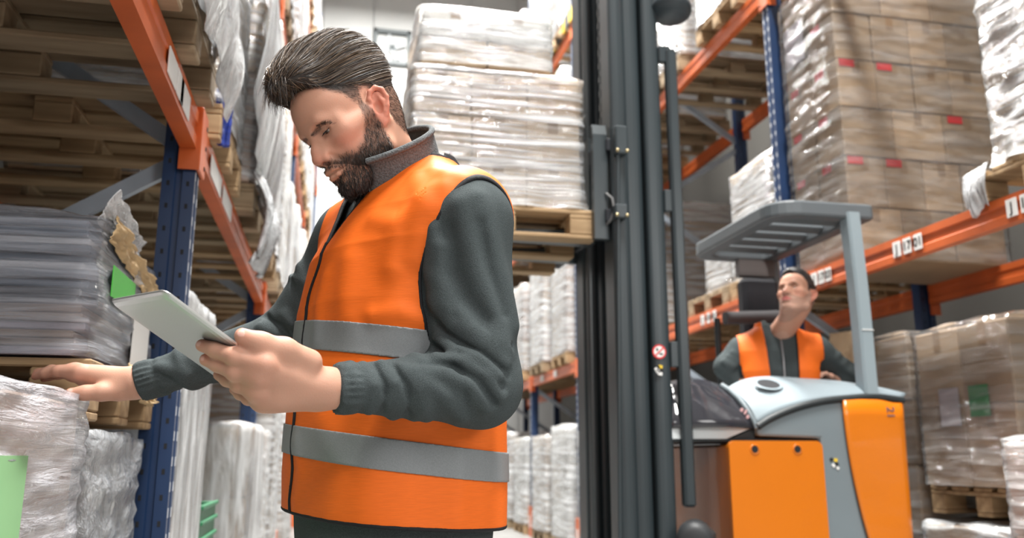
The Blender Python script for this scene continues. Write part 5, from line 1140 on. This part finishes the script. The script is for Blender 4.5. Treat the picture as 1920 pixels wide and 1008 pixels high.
# ================================================================ truck driver
def rotm(yaw, pitch, roll):
    return np.array(Matrix.Rotation(yaw, 3, 'Z') @ Matrix.Rotation(pitch, 3, 'Y') @ Matrix.Rotation(roll, 3, 'X'))
DO = U(1494, 560, 4.22); DM = rotm(math.radians(211), math.radians(-24), math.radians(4))
drv = thing('person', 'driver in orange hi-vis vest seated in the reach truck, looking up', 'person', tuple(np.array((DO[0], 4.02, 0))))
DF = np.array((-.34, -.94, 0)); DF /= np.linalg.norm(DF); DL = np.array((-DF[1], DF[0], 0)); DC = np.array((DO[0]-.01, 3.97, .045))
DZ = [.90, 1.05, 1.25, 1.45, 1.55, 1.62, 1.68]; DA = [.12, .13, .13, .135, .115, .085, .06]; DB = [.18, .19, .19, .20, .185, .13, .075]
def dtorso(p, off=0.0):
    z = p[..., 2]-DC[2]; x = p[..., 0]-DC[0]+.04*DF[0]*np.interp(z, [1, 1.6], [0, -1]); y = p[..., 1]-DC[1]; u = x*DF[0]+y*DF[1]; v = x*DL[0]+y*DL[1]; a = np.interp(z, DZ, DA)+off; b = np.interp(z, DZ, DB)+off
    d = ((np.abs(u)/a)**2.3+(np.abs(v)/b)**2.3)**(1/2.3)-1; return np.maximum(d*np.minimum(a, b), np.maximum(z-(1.68+off), .88-off-z)).astype(np.float32)
sR, sL = DC+DL*-.185+UP*1.555, DC+DL*.185+UP*1.555          # his right is image left
eR, eL = U(1362, 688, 4.36), U(1588, 702, 4.34); hR, hL = U(1384, 722, 4.32), U(1572, 716, 4.30)
HS, HWd = head_sdf(DM, DO, 1.0); dnb = DC+UP*1.625+DF*.0
HS.rc(HWd(-.025, 0, -.035), dnb, .055, .06, .03); HS.rc(HWd(.04, 0, -.08), dnb+DF*.03, .032, .045, .035)
HS.op('add', lambda p: dtorso(p, -.03), DC+UP*1.3, .5, .03)
for s_, e_, h_ in ((sR, eR, hR), (sL, eL, hL)): HS.rc(s_, e_, .048, .04, .03); HS.rc(e_, h_, .04, .028, .02)
for h_, tip, sg in ((hR, U(1412, 709, 4.27), 1), (hL, U(1542, 704, 4.26), -1)):
    d_ = tip-h_; L_ = np.linalg.norm(d_); d_ /= L_; sd = np.cross(d_, UP); sd /= np.linalg.norm(sd)
    pal = [h_+d_*.085+sd*o_*.024 for o_ in (-1.4, -.5, .4, 1.3)]
    hand(HS, h_, pal, [([m_, m_+d_*.035+UP*.004, m_+d_*.06-UP*.006, m_+d_*.072-UP*.022], .0095) for m_ in pal], [h_+d_*.03-sd*.03*sg, h_+d_*.06-sd*.045*sg, h_+d_*.085-sd*.05*sg, h_+d_*.105-sd*.048*sg])
def dcol(v):
    q = (v-DO)@DM; c = skin_colour(q); base = np.array((.60, .35, .26)); light = beard_mask(q)[:, None]; c = c*(1-light)+(base*.72)*light; c[(q[:, 2] < -.14) | (v[:, 2] < 1.60)] = base; return c
ob, dv, df_ = sdf_obj('body', HS, (1.72, 3.42, .86), (2.72, 4.30, 2.03), .0042, SKIN, None, dcol, B=12); kid(ob, drv)
for y in (1, -1):
    m = bmesh.new(); bmesh.ops.create_uvsphere(m, u_segments=20, v_segments=14, radius=.0122); me = bpy.data.meshes.new('eyeball'); m.to_mesh(me); m.free()
    co = np.zeros(len(me.vertices)*3, np.float32); me.vertices.foreach_get('co', co); co = co.reshape(-1, 3); dt = (co/.0122)@np.array((.98, 0, .2)); set_col(me, np.where((dt > .86)[:, None], (.03, .016, .01), (.7, .66, .62)))
    me.vertices.foreach_set('co', (HWd(.0755, .031*y, .0145)+co@DM.T).astype(np.float32).ravel()); kid(link('eyeball', me, None, EYE), drv)
DH = Sdf(); DH.ell(HWd(-.008, 0, .056), (.103, .0790, .092), DM, .01); DH.ell(HWd(.03, 0, .105), (.075, .062, .045), DM, .03)
def dcut(p):
    q = (p-DO.astype(np.float32))@DM.astype(np.float32); zl = np.interp(q[..., 0], [-.12, -.085, -.06, -.04, -.02, .006, .02, .03, .05, .07, .09, .12], [-.06, -.055, -.03, .0, .045, .04, .0, .035, .062, .082, .092, .1]); return (zl-q[..., 2])*.8
DH.func('and', dcut, .008); DH.func('disp', lambda p: .0025*wob(p, (190, 190, 190), 4).astype(np.float32))
hv2, hf2 = surf_nets(DH, DO-.2, DO+.22, .004); me = np_mesh('hair', hv2, hf2); set_col(me, np.repeat(np.array((.016, .013, .012))[None], len(hv2), 0)); kid(link('hair', me, None, HAIR), drv)
# fleece, collar, vest
DJ = Sdf(); DJ.op('add', lambda p: dtorso(p, .0), DC+UP*1.3, .5, .03)
for s_, e_, h_ in ((sR, eR, hR), (sL, eL, hL)):
    DJ.rc(dnb-UP*.03, s_, .06, .066, .05); DJ.rc(s_, e_, .074, .062, .04); DJ.rc(e_, h_+(e_-h_)*.12, .060, .040, .03)
    ax_ = (np.asarray(e_)-s_)/np.linalg.norm(np.asarray(e_)-s_)
    for t in (.35, .6, .85, 1.0): c_ = s_+(e_-s_)*t; DJ.ridge([c_+np.array((-.05, -.055, .02)), c_+np.array((.0, -.07, -.01)), c_+np.array((.05, -.055, .03))], .014, .008)
DJ.rc(dnb-UP*.02, dnb+UP*.06, .074, .082, .02)
DJ.func('disp', lambda p: .003*wob(p, (26, 26, 22), 25).astype(np.float32))
DJ.rc(dnb+UP*.02, dnb+UP*.25, .062, .088, .01, 'sub')
def dv_neck(p):
    x = p[..., 0]-dnb[0]; y = p[..., 1]-dnb[1]; v = x*DL[0]+y*DL[1]; u = x*DF[0]+y*DF[1]; return np.minimum((p[..., 2]-1.60-DC[2])*.55-np.abs(v), u-.02).astype(np.float32)
DJ.func('and', dv_neck, .006)
oj, _, _ = sdf_obj('fleece_jacket', DJ, (1.70, 3.42, .86), (2.76, 4.32, 1.74), .0060, FLEECE, B=10); kid(oj, drv)
zp_ = [DC+DF*(.137 if z < 1.5 else .137-(z-1.5)*.35)+UP*z for z in (1.30, 1.4, 1.5, 1.60)]; kid(MB().tube(zp_, .006, 6).build('zip', ZIP), drv)
class DVest(Sdf):
    def ev(s, P, bc, br):
        d = dtorso(P, .016); c = DC; 
        for s_ in (sR, sL):
            a = (dnb-UP*.03).astype(np.float32); ab = (s_-DL*0-a).astype(np.float32); t = np.clip(((P-a)@ab)/float(ab@ab), 0, 1); d = smin(d, _len(P-a-t[..., None]*ab)-(.075+.010*t), .05)
        x = P[..., 0]-DC[0]; y = P[..., 1]-DC[1]; v = x*DL[0]+y*DL[1]; u = x*DF[0]+y*DF[1]; z = P[..., 2]
        op = np.where(u > -.02, np.interp(z-DC[2], [.9, 1.40, 1.60, 1.70], [.045, .068, .078, .085])-np.abs(v), -1)
        z = z-DC[2]; el = np.minimum((1-np.sqrt((u/.10)**2+((z-1.40)/.175)**2))*.1, np.abs(v)-.12); out = np.abs(v)-.205
        ring = np.minimum(.092-np.hypot(P[..., 0]-dnb[0], P[..., 1]-dnb[1]), z-1.55)
        return np.maximum(np.abs(d)-.0048, np.maximum(np.maximum(op, el), np.maximum(np.maximum(.92-z, out), ring))).astype(np.float32)
ov, _, _ = sdf_obj('vest', DVest(), (1.70, 3.5, .88), (2.76, 4.32, 1.76), .0048, ORANGE, B=10); kid(ov, drv)
DT = Sdf(); 
for s_ in (1, -1):
    hp = DC+UP*1.03+DL*.09*s_-DF*.0; kn_ = hp+DF*.11-UP*.02; DT.rc(hp, kn_, .085, .07, .03); DT.rc(kn_, kn_-UP*.28-DF*.02, .068, .06, .03)
o_, _, _ = sdf_obj('trousers', DT, (1.70, 3.4, .6), (2.76, 4.32, 1.2), .012, TROUSER, B=8); kid(o_, drv)
for pr_, u_ in zip(PROTO, used):
    if not u_:
        for c_ in list(pr_.children): bpy.data.objects.remove(c_)
        bpy.data.objects.remove(pr_)
